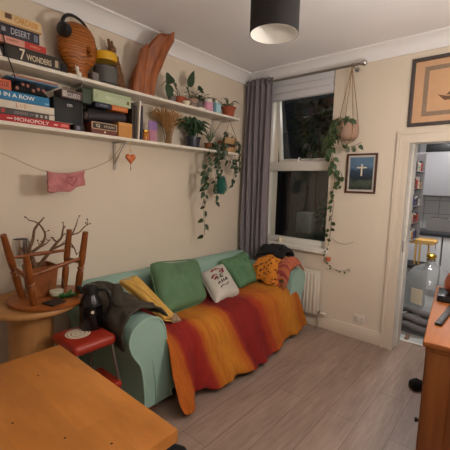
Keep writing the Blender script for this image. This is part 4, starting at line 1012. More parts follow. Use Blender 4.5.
tag(obj('small_pot', MB().lathe(pot_prof(UZ+e,.024,.032,.036), (.185,-1.165,0), 20), M['paper']), 'small white pot in front of the arrow leaved plant', 'pot')
tag(obj('small_pot', MB().lathe(pot_prof(UZ+e,.028,.034,.055), (.13,-1.285,0), 20), M['greypot']), 'small grey pot beside the driftwood base', 'pot')
# plant 2: upright leaf in patterned pot
p = potted('potted_plant', 'potted plant with one upright pointed leaf in a pink-grey banded pot', (.12, -1.03), UZ, .045, .056, .085, M['basket'], M['greypot'])
sb, lb = MB(), MB(); b0_ = (.12,-1.03,UZ+.07)
stalk_leaf(sb, lb, b0_, [(.12,-1.07,UZ+.13),(.125,-1.09,UZ+.19)], .165, .095, (.1,.32,.95), (1,.1,-.1), -.05)
stalk_leaf(sb, lb, b0_, [(.13,-1.00,UZ+.13),(.14,-.98,UZ+.19)], .075, .06, (.2,.7,.2), (1,0,.4), .3)
stalk_leaf(sb, lb, b0_, [(.12,-.99,UZ+.10),(.13,-.96,UZ+.13)], .06, .05, (.3,.6,-.1), (.8,0,.6), .3)
stalk_leaf(sb, lb, b0_, [(.14,-1.08,UZ+.10),(.16,-1.12,UZ+.14)], .05, .03, (.2,-.5,.5), (1,0,.3), .2)
stalk_leaf(sb, lb, b0_, [(.13,-1.00,UZ+.13),(.15,-.955,UZ+.17)], .055, .045, (.2,.7,.1), (1,0,.6), .3)
obj('stems', sb, M['stem'], p); obj('leaves', lb, M['leaf'], p)
dp_ = potted('potted_plant', 'low leafy plant in a dark grey pot behind the pink jar', (.075, -.90), UZ, .04, .05, .095, M['greypot'])
sb, lb = MB(), MB()
for k in range(44):
    a = rnd.uniform(0,2*PI); s_ = V((.085,-.86+jit(.09),UZ+.095)); q = s_+V((abs(math.cos(a))*.06, math.sin(a)*.16, .03+jit(.04)))
    q.x = max(.03, min(.15, q.x)); sb.tube([s_, (s_+q)/2+V((0,0,.03)), q], .0018, 5, 3); lb.leaf(q, (rnd.uniform(-.1,.5), math.sin(a), rnd.uniform(-.5,.6)), (.6,0,1), rnd.uniform(.035,.06), .022, .3, False)
obj('stems', sb, M['stem'], dp_); obj('leaves', lb, M['leaf'], dp_)
tag(obj('dish', MB().lathe([(0,UZ+e),(.045,UZ+e),(.055,UZ+.012),(.05,UZ+.012),(.04,UZ+.005),(0,UZ+.005)], (.165,-.975,0), 24), M['paper']), 'shallow white dish in front of the banded pot', 'dish')
pj = thing('jar', 'pink labelled jar with a white cap on the upper shelf', 'jar', (.15, -.845, UZ))
obj('body', MB().lathe([(0,UZ+e),(.046,UZ+e),(.05,UZ+.008),(.05,UZ+.08),(.04,UZ+.09),(0,UZ+.09)], (.15,-.845,0), 26), M['pinkjar'], pj)
obj('cap', MB().lathe([(0,UZ+.09),(.04,UZ+.09),(.04,UZ+.118),(.035,UZ+.122),(0,UZ+.122)], (.15,-.845,0), 26), M['plastic'], pj)
obj('foot_band', MB().lathe([(.0505,UZ+.003),(.0508,UZ+.012),(.0505,UZ+.016)], (.15,-.845,0), 26), M['plum'], pj)
bj2 = thing('jar', 'pale blue printed carton jar between the pink jar and the terracotta pot', 'jar', (.15, -.73, UZ))
obj('body', MB().box(.11,.19,-.768,-.692,UZ+e,UZ+.105,.012), M['bluejar'], bj2)
obj('cap', MB().lathe([(0,UZ+.105),(.022,UZ+.105),(.022,UZ+.125),(0,UZ+.126)], (.15,-.73,0), 20), M['plastic'], bj2)
pt = MB()
for k in range(9): yy, zz = -.75+(k%3)*.02, UZ+.025+(k//3)*.025; pt.box(.1898,.1908,yy-.005,yy+.006,zz-.006,zz+.006)
obj('printed_pattern', pt, card((200,220,224)), bj2)
p = potted('potted_plant', 'spiky little plant in a round terracotta pot at the end of the upper shelf', (.14, -.525), UZ, .052, .075, .105, M['terracotta'])
lb = MB()
for k in range(18):
    a = rnd.uniform(0,2*PI); el = rnd.uniform(.3,1.0); s_ = V((.14,-.525,UZ+.09)); d = V((math.cos(a)*.8,math.sin(a),0)); L_ = rnd.uniform(.07,.13)
    lb.tube([s_, s_+d*L_*.4+V((0,0,L_*el*.7)), s_+d*L_*.8+V((0,0,L_*el*.75)), s_+d*L_*1.05+V((0,0,L_*el*.5))], [.005,.006,.004,.001], 6, 3, flat=.4)
for q in (((.14,-.47,UZ+.14),(.16,-.43,UZ+.17),(.17,-.40,UZ+.172)), ((.14,-.57,UZ+.12),(.16,-.62,UZ+.11),(.17,-.64,UZ+.07))): lb.tube([(.14,-.525,UZ+.09)]+list(q), [.005,.006,.004,.001], 6, 4, flat=.4)
obj('leaves', lb, M['leaf3'], p)

# ---- lower shelf
z = LZs+e
o = gbox('game_box', 'red board game box at the bottom of the left stack on the lower shelf', 'board game', -2.66, -2.24, z, z+.040, (178,34,38), group=GL, xf=.210)
front(o, 'MONOPOLY', -2.475, z+.020, .20, .022, (232,206,200), xf=.210); front(o, '-', -2.60, z+.02, .03, .006, (232,206,200), 'printed_mark', xf=.210); patch(o,-2.345,-2.32,z+.014,z+.024,(226,170,170),'printed_mark',xf=.210); patch(o,-2.30,-2.25,z+.012,z+.03,(222,120,110),'printed_picture',xf=.210)
z += .0405+e
o = gbox('game_box', 'charcoal board game box with a white square, on the red box', 'board game', -2.70, -2.335, z, z+.036, (74,68,66), group=GL)
patch(o,-2.372,-2.338,z+.003,z+.033,(206,196,180),'printed_square'); patch(o,-2.575,-2.50,z+.008,z+.028,(104,94,96),'printed_panel'); front(o, 'GAME SET', -2.505, z+.018, .12, .014, (128,118,118)); patch(o,-2.64,-2.622,z+.008,z+.030,(176,58,52),'red_logo')
for k in range(3): patch(o,-2.452+k*.027,-2.438+k*.027,z+.008,z+.026,(176,168,158),'printed_icon')
z += .0365+e
o = gbox('game_box', 'white board game box with small coloured letters in the lower stack', 'board game', -2.70, -2.337, z, z+.045, (214,204,188), group=GL)
for k, (ch, c_) in enumerate(zip('LUDO', ((196,96,84),(206,150,90),(190,140,80),(222,200,140)))): front(o, ch, -2.555+k*.022, z+.024, .014, .022, c_)
z += .0455+e
o = gbox('game_box', 'bright blue board game box with white lettering in the lower stack', 'board game', -2.70, -2.366, z, z+.055, (34,118,164), group=GL)
front(o, '4 IN A ROW', -2.555, z+.031, .20, .024, (232,232,228)); patch(o,-2.395,-2.372,z+.008,z+.02,(120,170,200),'printed_logo')
z += .0555+e
ob = gbox('game_box', 'orange red patterned box lying on the blue box at the left edge', 'board game', -2.70, -2.582, z, z+.058, (196,96,62), group=GL); front(ob, 'CLUE', -2.62, z+.03, .05, .028, (120,52,44))
bg = MB().grid(lambda u, v: V((.06+.14*v+.01*nz(u*5,v*5), -2.575+.20*u, z+.004+.075*math.sin(PI*u)**.4*math.sin(PI*min(1,v*1.0+.001))**.35+.010*nz(u*7,v*5,2))), 24, 18)
tag(obj('bag', bg, M['black_cloth'], solid=.004, angle=180), 'small black cloth bag squashed on top of the blue game box', 'bag')
ptc = MB()
for k in range(6): ptc.ball((.203+jit(.003),-2.55+k*.03,z+.03+jit(.02)), .010, (.5,1,1), 6)
tag(obj('game_tokens', ptc, card((168,112,98))), 'reddish tokens showing at the front of the small black bag', 'tokens')
zz = z+.081
for k, (c_, lb_) in enumerate((((104,138,172),'pale blue puzzle sheet in the gap under the upper shelf'), ((176,112,84),'orange brown thin booklet under the upper shelf'), ((206,194,176),'cream thin booklet just below the upper shelf'))):
    o = gbox('booklet', lb_, 'booklet', -2.60+.03*k, -2.30-.004*k, zz, zz+.009, c_, xf=.195); zz += .0098
# black bits in the middle
o = gbox('case', 'large black case standing behind the small print box on the lower shelf', 'case', -2.33, -2.145, LZs+.045, LZs+.205, (11,10,12), .14, .18); lettering('cm', (.1806,-2.225,LZs+.165), .035, .018, (0,1,0), (0,0,1), card((206,206,206)), o, 'lettering')
o = gbox('book', 'white paperback under the black case, pages out', 'book', -2.332, -2.21, LZs+.042+.0006, LZs+.0445, (206,200,190), .14, .2)
o = gbox('card_box', 'small box with white print on top of the black case', 'box', -2.285, -2.145, LZs+.2056, LZs+.262, (92,72,72), .12, .2); front(o, 'CLUEDO', -2.205, LZs+.228, .085, .028, (206,204,200), xf=.2); patch(o,-2.28,-2.25,LZs+.215,LZs+.255,(176,168,160),xf=.2)
o = gbox('camera_case', 'matt black box beside the purple cylinder on the lower shelf', 'case', -2.205, -2.135, LZs+e, LZs+.0445, (34,32,34), .12, .2); patch(o,-2.19,-2.165,LZs+.01,LZs+.035,(110,110,130),'grey_label',xf=.2)
o = gbox('tin', 'dark green tin standing upright by the pale green game', 'tin', -2.138, -2.072, LZs+.20, LZs+.30, (58,72,58), .1, .19)
o = gbox('tin', 'black box beneath the dark green tin on the lower shelf', 'box', -2.140, -2.125, LZs+e, LZs+.1994, (24,24,26), .1, .17)
# right group
brn = gbox('wooden_box', 'reddish brown box with a cream framed label on the lower shelf', 'box', -2.085, -1.88, LZs+e, LZs+.083, (110,54,40), .16)
fr_ = MB().box(FX_,FX_+.001,-2.082,-1.883,LZs+.078,LZs+.083).box(FX_,FX_+.001,-2.082,-1.883,LZs+.034,LZs+.038).box(FX_,FX_+.001,-2.082,-2.077,LZs+.038,LZs+.078).box(FX_,FX_+.001,-1.888,-1.883,LZs+.038,LZs+.078); obj('label_border', fr_, card((206,176,140)), brn)
patch(brn,-2.075,-1.89,LZs+.039,LZs+.077,(58,42,34),'dark_label'); front(brn,'Q',-2.035,LZs+.058,.03,.024,(214,200,176),xf=FX_+.0008); front(brn,'STUDIO',-1.945,LZs+.058,.085,.016,(196,180,156),xf=FX_+.0008); obj('clasp', MB().box(FX_,FX_+.004,-1.988,-1.975,LZs+.012,LZs+.024,.001), M['paper'], brn)
cb = thing('card_block', 'mustard coloured cardboard cube on the lower shelf', 'box', (.15,-1.81,LZs)); obj('carton', MB().box(.09,.205,-1.868,-1.748,LZs+e,LZs+.112,.003), card((196,136,66)), cb); obj('tape', MB().box(.2050,.2056,-1.866,-1.75,LZs+.088,LZs+.108), card((206,150,84)), cb)
cy = thing('speaker', 'dark cylinder lying on its side above the brown box', 'speaker', (.16,-1.95,LZs+.085))
obj('body', MB().tube([(.165,-2.105,LZs+.121),(.165,-2.10,LZs+.121),(.165,-1.80,LZs+.150),(.165,-1.795,LZs+.150)], [.030,.036,.036,.03], 26), card((44,38,46)), cy)
obj('end_cap', MB().tube([(.165,-2.112,LZs+.120),(.165,-2.105,LZs+.121)], [.022,.030], 26), card((120,110,106)), cy)
o = gbox('game_box', 'thin navy box under the pale green game', 'board game', -2.05, -1.925, LZs+.188, LZs+.224, (36,38,56), .14, group='flat games at the middle of the lower shelf'); front(o,'RACKO',-1.985,LZs+.206,.06,.012,(150,156,176))
o = gbox('game_box', 'small orange box under the right end of the pale green game', 'board game', -1.920, -1.785, LZs+.188, LZs+.224, (204,110,52), .14, group='flat games at the middle of the lower shelf'); front(o,'TAKE',-1.85,LZs+.206,.09,.018,(226,150,96))
o = gbox('game_box', 'pale green game box with faint lettering under the upper shelf', 'board game', -2.065, -1.757, LZs+.2246, LZs+.308, (172,186,150), .17, group='flat games at the middle of the lower shelf'); front(o,'NINGSAN',-1.895,LZs+.265,.15,.024,(206,214,190)); patch(o,-1.795,-1.775,LZs+.245,LZs+.27,(120,90,50),'printed_bird'); patch(o,-2.05,-2.035,LZs+.25,LZs+.285,(146,160,130),'printed_side')
# keep the flat games carried: a hidden-in-shadow stand of dark books behind
gbk = 'dark upright books at the middle of the lower shelf'
for k, (y0, w_, h_, c_, lb_) in enumerate(((-1.744,.024,.275,(40,30,26),'dark brown upright book beside the mustard cube'),(-1.718,.018,.262,(58,44,32),'brown upright book leaning against the white upright'))):
    gbox('book', lb_, 'book', y0, y0+w_, LZs+e, LZs+h_, c_, .15, .195, group=gbk)
o = gbox('book', 'thin white upright book on the lower shelf, leaning a little', 'book', -1.698, -1.682, LZs+e, LZs+.30, (214,206,192), .15, .208, rot=-.06)
o = gbox('book', 'slim navy upright book right of the thin white one', 'book', -1.655, -1.638, LZs+e, LZs+.27, (48,48,62), .15, .195)
for q, (z0, z1, dx) in enumerate(((LZs+.083,LZs+.188,0),)):
    o = gbox('box', 'black box behind the dark cylinder, under the flat games', 'box', -2.06, -1.79, LZs+.0836, LZs+.1874, (26,24,26), .085, .12)
am = thing('honey_jar', 'amber honey jar with a gold lid beside the slim navy book', 'jar', (.16,-1.60,LZs)); obj('glass', MB().lathe([(0,LZs+e),(.032,LZs+e),(.035,LZs+.008),(.035,LZs+.065),(.03,LZs+.072),(0,LZs+.072)], (.165,-1.60,0), 24), M['amber'], am); obj('lid', MB().lathe([(0,LZs+.072),(.032,LZs+.072),(.032,LZs+.086),(0,LZs+.087)], (.165,-1.60,0), 24), M['brass'], am)
am2 = thing('honey_jar', 'pale glass jar standing behind the amber honey jar', 'jar', (.07,-1.60,LZs)); obj('glass', MB().lathe([(0,LZs+e),(.03,LZs+e),(.033,LZs+.01),(.033,LZs+.14),(.025,LZs+.155),(0,LZs+.155)], (.075,-1.60,0), 22), M['jargrey'], am2); obj('lid', MB().lathe([(0,LZs+.155),(.028,LZs+.155),(.028,LZs+.17),(0,LZs+.171)], (.075,-1.60,0), 22), M['plastic'], am2)
lp_ = thing('pouch', 'lilac and pink foil pouch standing on the lower shelf', 'pouch', (.16,-1.52,LZs))
def pouch_f(sg_):
    return lambda u, v: V((.165+sg_*.028*(1-v)**.8*math.sin(PI*u)**.5+.004*nz(u*5,v*5), -1.565+.088*u, LZs+.001+.172*v))
pq = MB().grid(pouch_f(1), 10, 14).grid(pouch_f(-1), 10, 14); bmesh.ops.remove_doubles(pq.bm, verts=pq.bm.verts[:], dist=.0006)
obj('bag', pq, M['plum'], lp_, angle=180)
obj('printed_top', MB().grid(lambda u, v: pouch_f(1)(.02+.96*u, .55+.44*v)+V((.0015,0,0)), 10, 8), M['lilac'], lp_, angle=180)
dg_ = thing('dried_grass', 'bunch of dried straw-coloured grass in a glass on the lower shelf', 'dried flowers', (.11,-1.37,LZs))
sb = MB()
for k in range(90):
    a = rnd.uniform(0,2*PI); s_ = V((.12+jit(.018),-1.32+jit(.022),LZs+.015)); sp_r = rnd.uniform(.02,.15)
    m_ = s_+V((math.cos(a)*.02, math.sin(a)*.03, .13)); t_ = s_+V((math.cos(a)*.07, math.sin(a)*sp_r-.03, rnd.uniform(.2,.29))); t_.x = max(.015, min(.2, t_.x)); t_.z = min(t_.z, UZ-.03)
    q_ = t_+V((.01, math.copysign(.04, math.sin(a)), -rnd.uniform(.01,.05))); q_.z = min(q_.z, UZ-.03); sb.tube([s_, m_, t_, q_], [.0014,.0016,.004,.001], 5, 3)
obj('stalks', sb, M['straw'], dg_)
obj('glass', MB().lathe([(0,LZs+e),(.032,LZs+e),(.036,LZs+.01),(.04,LZs+.12),(.037,LZs+.12),(.033,LZs+.012),(0,LZs+.008)], (.12,-1.32,0), 22), M['clear'], dg_)
p = potted('potted_plant', 'bushy dark green arching plant in a dark glazed pot on the lower shelf', (.125,-1.02), LZs, .06, .078, .10, M['darkpot'])
lb = MB()
for k in range(100):
    a = rnd.uniform(0,2*PI); s_ = V((.125+jit(.02),-1.02+jit(.025),LZs+.085)); R_ = rnd.uniform(.06,.23); h_ = rnd.uniform(.08,.20)
    d = V((math.cos(a)*.45, math.sin(a), 0)); m_ = s_+d*R_*.45+V((0,0,h_)); t_ = s_+d*R_+V((0,0,h_*rnd.uniform(.35,.9)))
    for w_ in (m_, t_): w_.x = max(.012, min(.235, w_.x)); w_.z = min(w_.z, UZ-.03)
    lb.tube([s_, (s_+m_)/2+V((0,0,.02)), m_, t_], [.002,.012,.015,.001], 6, 3, flat=.18)
obj('leaves', lb, M['leaf'], p)
p = potted('potted_plant', 'small plant with grey wispy stems right of the bushy plant', (.13,-.80), LZs, .035, .045, .07, M['pot_wood'])
sb = MB()
for k in range(26):
    a = rnd.uniform(0,2*PI); s_ = V((.13,-.79,LZs+.06)); t_ = s_+V((math.cos(a)*.05, math.sin(a)*.09, rnd.uniform(.08,.2))); t_.x = max(.02,t_.x); sb.tube([s_, (s_+t_)/2+V((0,0,.02)), t_], [.003,.003,.001], 5, 3)
obj('stalks', sb, M['leaf3'], p)

# ---- trailing vines
def vine(sb, lb, pts, n, L_, side=V((1,0,0)), r=.0022, wob=.015, down=.7, seed=0):
    pts = [V(q) for q in pts]; sb.tube(pts, r, 6, 5); seg = [(pts[i+1]-pts[i]).length for i in range(len(pts)-1)]; tot = sum(seg)
    for k in range(n):
        s_ = tot*(k+.4+jit(.3))/n; i = 0
        while i < len(seg)-1 and s_ > seg[i]: s_ -= seg[i]; i += 1
        q = pts[i].lerp(pts[i+1], min(1, max(0, s_/seg[i])))
        d = V((jit(.6), jit(1), -down+jit(.4))) if abs(side.x) > .5 else V((jit(1), jit(.6), -down+jit(.4)))
        q2 = q + d.normalized()*rnd.uniform(.008, .022); sb.tube([q, q2], r*.6, 5); lb.leaf(q2, d, side+V((jit(.5),jit(.5),.4)), L_*rnd.uniform(.7,1.2), L_*.72, .3)
ho = thing('wall_planter', 'house shaped planter with a trailing vine at the end of the lower shelf', 'plant', (.14,-.53,LZs))
obj('box', MB().box(.09,.19,-.63,-.44,LZs+e,LZs+.115,.004), M['pot_wood'], ho)
obj('front_board', MB().box(.190,.199,-.632,-.438,LZs+e,LZs+.152,.003), card((176,140,98)), ho); obj('slot', MB().box(.199,.2000,-.60,-.475,LZs+.055,LZs+.085), card((60,34,28)), ho, label='dark slot')
obj('cord', MB().tube([(.195,-.625,LZs+.15),(.17,-.54,UZ-.03)], .0025, 6).tube([(.195,-.445,LZs+.15),(.17,-.535,UZ-.03)], .0025, 6), M['cord'], ho)
sb, lb = MB(), MB()
vine(sb, lb, [(.15,-.55,LZs+.11),(.18,-.56,LZs+.19),(.2,-.50,LZs+.17),(.22,-.43,LZs+.08),(.225,-.415,LZs-.03),(.21,-.41,LZs-.2)], 15, .06)
vine(sb, lb, [(.15,-.52,LZs+.11),(.19,-.58,LZs+.20),(.205,-.63,LZs+.15)], 7, .05)
vine(sb, lb, [(.17,-.45,LZs+.10),(.215,-.42,LZs+.12),(.235,-.44,LZs-.02),(.23,-.49,LZs-.12),(.225,-.52,LZs-.36)], 9, .065)
vine(sb, lb, [(.16,-.6,LZs+.10),(.21,-.66,LZs+.09),(.24,-.68,LZs-.03),(.235,-.62,LZs-.10),(.23,-.50,LZs-.05),(.23,-.45,LZs-.17)], 16, .06)
obj('stems', sb, M['stem'], ho); obj('leaves', lb, M['leaf'], ho)
iv = potted('ivy', 'long trailing ivy falling from the lower shelf beside the curtain', (.155,-.70), LZs, .03, .04, .06, M['greypot'])
sb, lb = MB(), MB()
vine(sb, lb, [(.155,-.72,LZs+.05),(.20,-.83,LZs+.07),(.237,-.90,LZs),(.235,-.93,LZs-.12),(.23,-.96,LZs-.25),(.225,-.95,LZs-.42),(.22,-.96,LZs-.55),(.215,-.93,LZs-.70),(.21,-.915,LZs-.84)], 24, .062)
vine(sb, lb, [(.155,-.69,LZs+.05),(.21,-.76,LZs+.06),(.24,-.78,LZs-.02),(.235,-.86,LZs-.13),(.23,-.90,LZs-.24),(.225,-.93,LZs-.36)], 18, .066)
vine(sb, lb, [(.155,-.68,LZs+.05),(.215,-.70,LZs+.05),(.24,-.72,LZs-.03),(.235,-.78,LZs-.16),(.23,-.80,LZs-.30),(.225,-.77,LZs-.45),(.22,-.79,LZs-.52)], 18, .055)
vine(sb, lb, [(.155,-.68,LZs+.05),(.215,-.72,LZs+.04),(.237,-.76,LZs-.05),(.232,-.73,LZs-.2),(.228,-.70,LZs-.27)], 11, .06)
obj('stems', sb, M['stem'], iv); obj('leaves', lb, M['leaf'], iv)
st_ = thing('hanging_succulent', 'teal cone of hanging succulent leaves below the lower shelf', 'plant', (.21,-.69,LZs-.46))
obj('cord', MB().tube([(.205,-.69,LZs-.023),(.205,-.69,LZs-.24)], .002, 6), M['cord'], st_)
lb = MB()
for k in range(110):
    t = k/110; a = k*2.4; r = .035+.035*math.sin(PI*min(1,t*1.1)); d = V((math.cos(a), math.sin(a), -.5)); lb.leaf((.21+.015*math.cos(a),-.69+.015*math.sin(a),LZs-.25-.17*t), d, (0,0,1), r*1.15, .026, .3)
obj('leaves', lb, M['teal'], st_)
obj('bead', MB().ball((.205,-.69,LZs-.235), .013), M['paper'], st_)
# ---- strings and hangings below the lower shelf
tag(obj('string', MB().tube([(.20,-2.9,1.70),(.20,-2.66,1.632),(.20,-2.60,1.611),(.20,-2.5,1.568),(.20,-2.40,1.535),(.20,-2.27,1.53),(.20,-2.136,1.557),(.20,-2.04,1.59),(.20,-1.94,1.641),(.20,-1.865,1.72),(.20,-1.83,LZs-.0225)], .0028, 6, 4), mat('pale_string', (176,160,136), .95, bmp=0)), 'drooping cord strung below the lower shelf', 'string')
pg = MB()
for k in range(16):
    t = k/15; y = -2.62+t*.2; pg.box(.197,.203,y-.004,y+.004,1.612-.075*t-.012+.004,1.612-.075*t+.006,.001)
def pk(u, v):
    y = -2.40+.262*u; z0 = 1.533-.022*math.sin(PI*u)+.022*u; hgt = .138 - .034*u + .005*math.sin(u*14)
    return V((.204+.010*nz(u*6,v*4)+.012*math.sin(u*11+v*2), y+.006*nz(v*3,u*3), z0+.006-hgt*v))
pkt = obj('pink_cloth', MB().grid(pk, 36, 18), M['pinkcloth'], solid=.004, angle=180); tag(pkt, 'small dusty pink knitted cloth pegged over the string', 'cloth')
obj('hem_fold', MB().grid(lambda u, v: pk(u*.22, .02+v*.92)+V((.012,0,-.003)), 10, 14), M['pinkcloth'], pkt, solid=.003, angle=180)
pat_ = MB(); hz_ = []
for k in range(25):
    a = 2*PI*k/24; hy = 16*math.sin(a)**3/17; hz2 = (13*math.cos(a)-5*math.cos(2*a)-2*math.cos(3*a)-math.cos(4*a))/17
    q = pk(.62+.13*hy, .42-.32*hz2); hz_.append(q+V((.006,0,0)))
obj('stitched_heart', pat_.tube(hz_, .003, 5), mat('deep_pink_thread', (176,92,100), .9), pkt)
hh = thing('hanging_heart', 'orange glass heart hanging below the lower shelf', 'ornament', (.206,-1.765,1.6))
hb = MB()
def hrt(u, v):
    a = 2*PI*u; y = 16*math.sin(a)**3/17; zz_ = (13*math.cos(a)-5*math.cos(2*a)-2*math.cos(3*a)-math.cos(4*a))/17
    s_ = math.sin(PI*v); return V((.206-.016*math.cos(PI*v), -1.765+.048*y*s_**.6, 1.665+.048*zz_*s_**.6))
hb.grid(hrt, 40, 10); bmesh.ops.remove_doubles(hb.bm, verts=hb.bm.verts[:], dist=.0005)
obj('heart', hb, M['orange'], hh)
obj('loop', MB().tube([(.206,-1.765,1.705),(.206,-1.772,1.722),(.206,-1.765,1.735),(.206,-1.758,1.722),(.206,-1.765,1.706)], .0015, 6, 4).tube([(.206,-1.765,1.735),(.206,-1.765,LZs-.0225)], .0014, 6), M['brass'], hh)
obj('tassel', MB().tube([(.206,-1.765,1.61),(.206,-1.762,1.575)], [.002,.004], 6), M['cord'], hh)

# ------------------------------------------------------------------ hanging planter by the window
hpn = thing('hanging_planter', 'clay pot in a cord hanger on the curtain pole, ivy trailing down the window', 'plant', (1.255, RY, 1.9))
PC = V((1.262, RY, 0))
obj('pot', MB().lathe([(0,1.925),(.055,1.927),(.088,1.955),(.098,2.0),(.094,2.06),(.084,2.10),(.080,2.10),(.088,2.06),(.09,2.0),(0,1.99)], PC, 30), M['basket'], hpn)
obj('soil', MB().lathe([(0,2.06),(.086,2.06),(.08,2.078),(0,2.082)], PC, 20), M['soil'], hpn)
ch = MB()
for k in range(4):
    a = PI/4+k*PI/2; c_, s_ = math.cos(a), math.sin(a)
    ch.tube([PC+V((0,0,RZ-.013)), PC+V((.05*c_,.05*s_,2.33)), PC+V((.088*c_,.088*s_,2.115)), PC+V((.103*c_,.103*s_,2.0)), PC+V((.06*c_,.06*s_,1.922)), PC+V((0,0,1.895))], .0035, 6, 3)
ch.tube([PC+V((.0,0,1.895)), PC+V((0,0,1.84))], [.008,.003], 6).lathe([(.0135,-.003),(.018,-.003),(.018,.003),(.0135,.003),(.0135,-.003)], PC+V((0,0,RZ)), 16, Matrix.Rotation(PI/2,3,'Y'))
obj('cord_hanger', ch, M['cord'], hpn)
sb, lb = MB(), MB(); Yv = V((0,-1,0))
vine(sb, lb, [(1.24,-.12,2.08),(1.20,-.15,2.14),(1.15,-.16,2.10),(1.12,-.13,1.98),(1.10,-.10,1.85),(1.115,-.08,1.72),(1.13,-.07,1.62)], 26, .065, Yv)
vine(sb, lb, [(1.22,-.14,2.08),(1.16,-.18,2.12),(1.10,-.17,2.02),(1.075,-.13,1.88),(1.07,-.1,1.78)], 24, .065, Yv)
vine(sb, lb, [(1.22,-.10,2.08),(1.14,-.14,2.08),(1.12,-.13,1.9),(1.13,-.09,1.74),(1.145,-.06,1.6),(1.13,-.05,1.45),(1.14,-.04,1.32),(1.13,-.04,1.2),(1.125,-.04,1.05),(1.12,-.045,.95)], 30, .055, Yv)
vine(sb, lb, [(1.24,-.17,2.08),(1.22,-.20,2.12),(1.24,-.205,2.05),(1.23,-.20,1.95),(1.26,-.18,1.86),(1.33,-.15,1.865),(1.40,-.12,1.90)], 13, .05, Yv)
vine(sb, lb, [(1.28,-.15,2.08),(1.30,-.20,2.13),(1.33,-.20,2.07)], 8, .055, Yv)
vine(sb, lb, [(1.18,-.06,1.66),(1.21,-.05,1.60),(1.18,-.04,1.5)], 5, .055, Yv)
vine(sb, lb, [(1.12,-.045,.95),(1.10,-.065,.85),(1.09,-.075,.78),(1.12,-.06,.71),(1.18,-.03,.665),(1.27,-.015,.655),(1.335,-.01,.70)], 12, .024, Yv, .0016)
sb.tube([(1.125,-.04,.98),(1.2,-.02,.94),(1.28,-.012,.93),(1.35,-.01,.96)], .0015, 6, 4)
obj('stems', sb, M['stem'], hpn); obj('leaves', lb, M['leaf2'], hpn)
tag(obj('tag', MB().box(1.105,1.155,-.062,-.056,.74,.785,.002), card((214,112,72))), 'small orange tag at the right end of the window sill', 'tag')

# ------------------------------------------------------------------ kitchen seen through the doorway
struct('floor_kitchen', MB().box(1.2, 3.3, .28, 2.9, -.05, 0), M['tile_floor'])
struct('ceiling_kitchen', MB().box(1.2, 3.3, .28, 2.9, 2.5, 2.55), M['kit_wall'])
struct('wall_kitchen_left', MB().box(1.2, 1.30, .28, 2.9, 0, 2.5), M['kit_wall'])
struct('wall_kitchen_right', MB().box(3.2, 3.3, .28, 2.9, 0, 2.5), M['kit_wall'])
struct('wall_kitchen_back', MB().box(1.30, 3.2, 2.7, 2.8, 0, 2.5), M['kit_wall'])
struct('wall_kitchen_tiles', MB().box(1.30, 3.2, 2.692, 2.70, .9, 1.48), M['tiles'], origin=(1.43,2.69,.93))
KY = 2.06
wt = obj('worktop', MB().box(1.302, 3.198, KY-.02, 2.69, .865, .905, .004), M['worktop']); tag(wt, 'dark grey worktop along the far kitchen wall', 'worktop')
for i, (x0, x1) in enumerate(((1.31,1.792),(1.806,2.40),(2.41,3.19))):
    c = thing('base_cabinet', ['white base unit under the worktop, left of the dark gap','white base unit under the worktop, right of the dark gap','white base unit under the worktop at the far right of the kitchen'][i], 'cabinet', ((x0+x1)/2, 2.35, 0), 'white base units in the kitchen')
    obj('carcass', MB().box(x0, x1, KY+.03, 2.68, .10, .864), M['base_white'], c)
    obj('plinth', MB().box(x0, x1, KY+.07, KY+.09, 0, .10), M['kit_white'], c)
    dr_ = obj('door', MB().box(x0+.003, x1-.003, KY+.008, KY+.028, .105, .855, .003), M['base_white'], c)
    obj('handle', MB().tube([(x1-.06,KY+.009,.70),(x1-.06,KY-.012,.70),(x1-.06,KY-.012,.80),(x1-.06,KY+.009,.80)], .005, 8), M['silver'], dr_)
c = thing('wall_cabinet', 'long white wall cupboard above the kitchen tiles', 'cabinet', (2.2, 2.5, 1.41))
obj('carcass', MB().box(1.302, 3.19, 2.32, 2.689, 1.41, 2.02), M['kit_white'], c)
for x0, x1 in ((1.305,2.22),(2.225,3.187)): obj('door', MB().box(x0, x1, 2.30, 2.319, 1.41, 2.02, .003), M['kit_white'], c)
tag(obj('cupboard_top_box', MB().box(1.45, 1.86, 2.33, 2.6, 2.0206, 2.14, .006), M['black']), 'long black block for the dark gap above the white wall cupboard', 'box')  # black block put in for the dark gap above the cupboard
tag(obj('cupboard_top_box', MB().box(1.875, 2.1, 2.33, 2.6, 2.0206, 2.13, .006), card((150,130,116))), 'brown box on top of the white wall cupboard, right of the dark one', 'box')
ts = thing('toaster', 'rounded steel toaster on the dark worktop', 'toaster', (1.70,2.42,.9055))
tm = MB(); tp = [(-.15,.0),(-.155,.08),(-.14,.15),(-.10,.185),(.10,.185),(.14,.15),(.155,.08),(.15,.0)]
tm.prism(tp, (1.70,2.32,.9062), (1,0,0), (0,0,1), (0,1,0), .17); obj('body', tm, M['silver'], ts)
obj('slot', MB().box(1.61,1.79,2.36,2.38,1.085,1.093).box(1.61,1.79,2.42,2.44,1.085,1.093), M['black'], ts); obj('lever', MB().box(1.852,1.87,2.395,2.415,1.0,1.02,.004), M['black'], ts)
obj('end_plate', MB().prism([(x*.98, z_*.98) for x, z_ in tp], (1.70,2.314,.908), (1,0,0), (0,0,1), (0,1,0), .006), card((120,116,114)), ts)
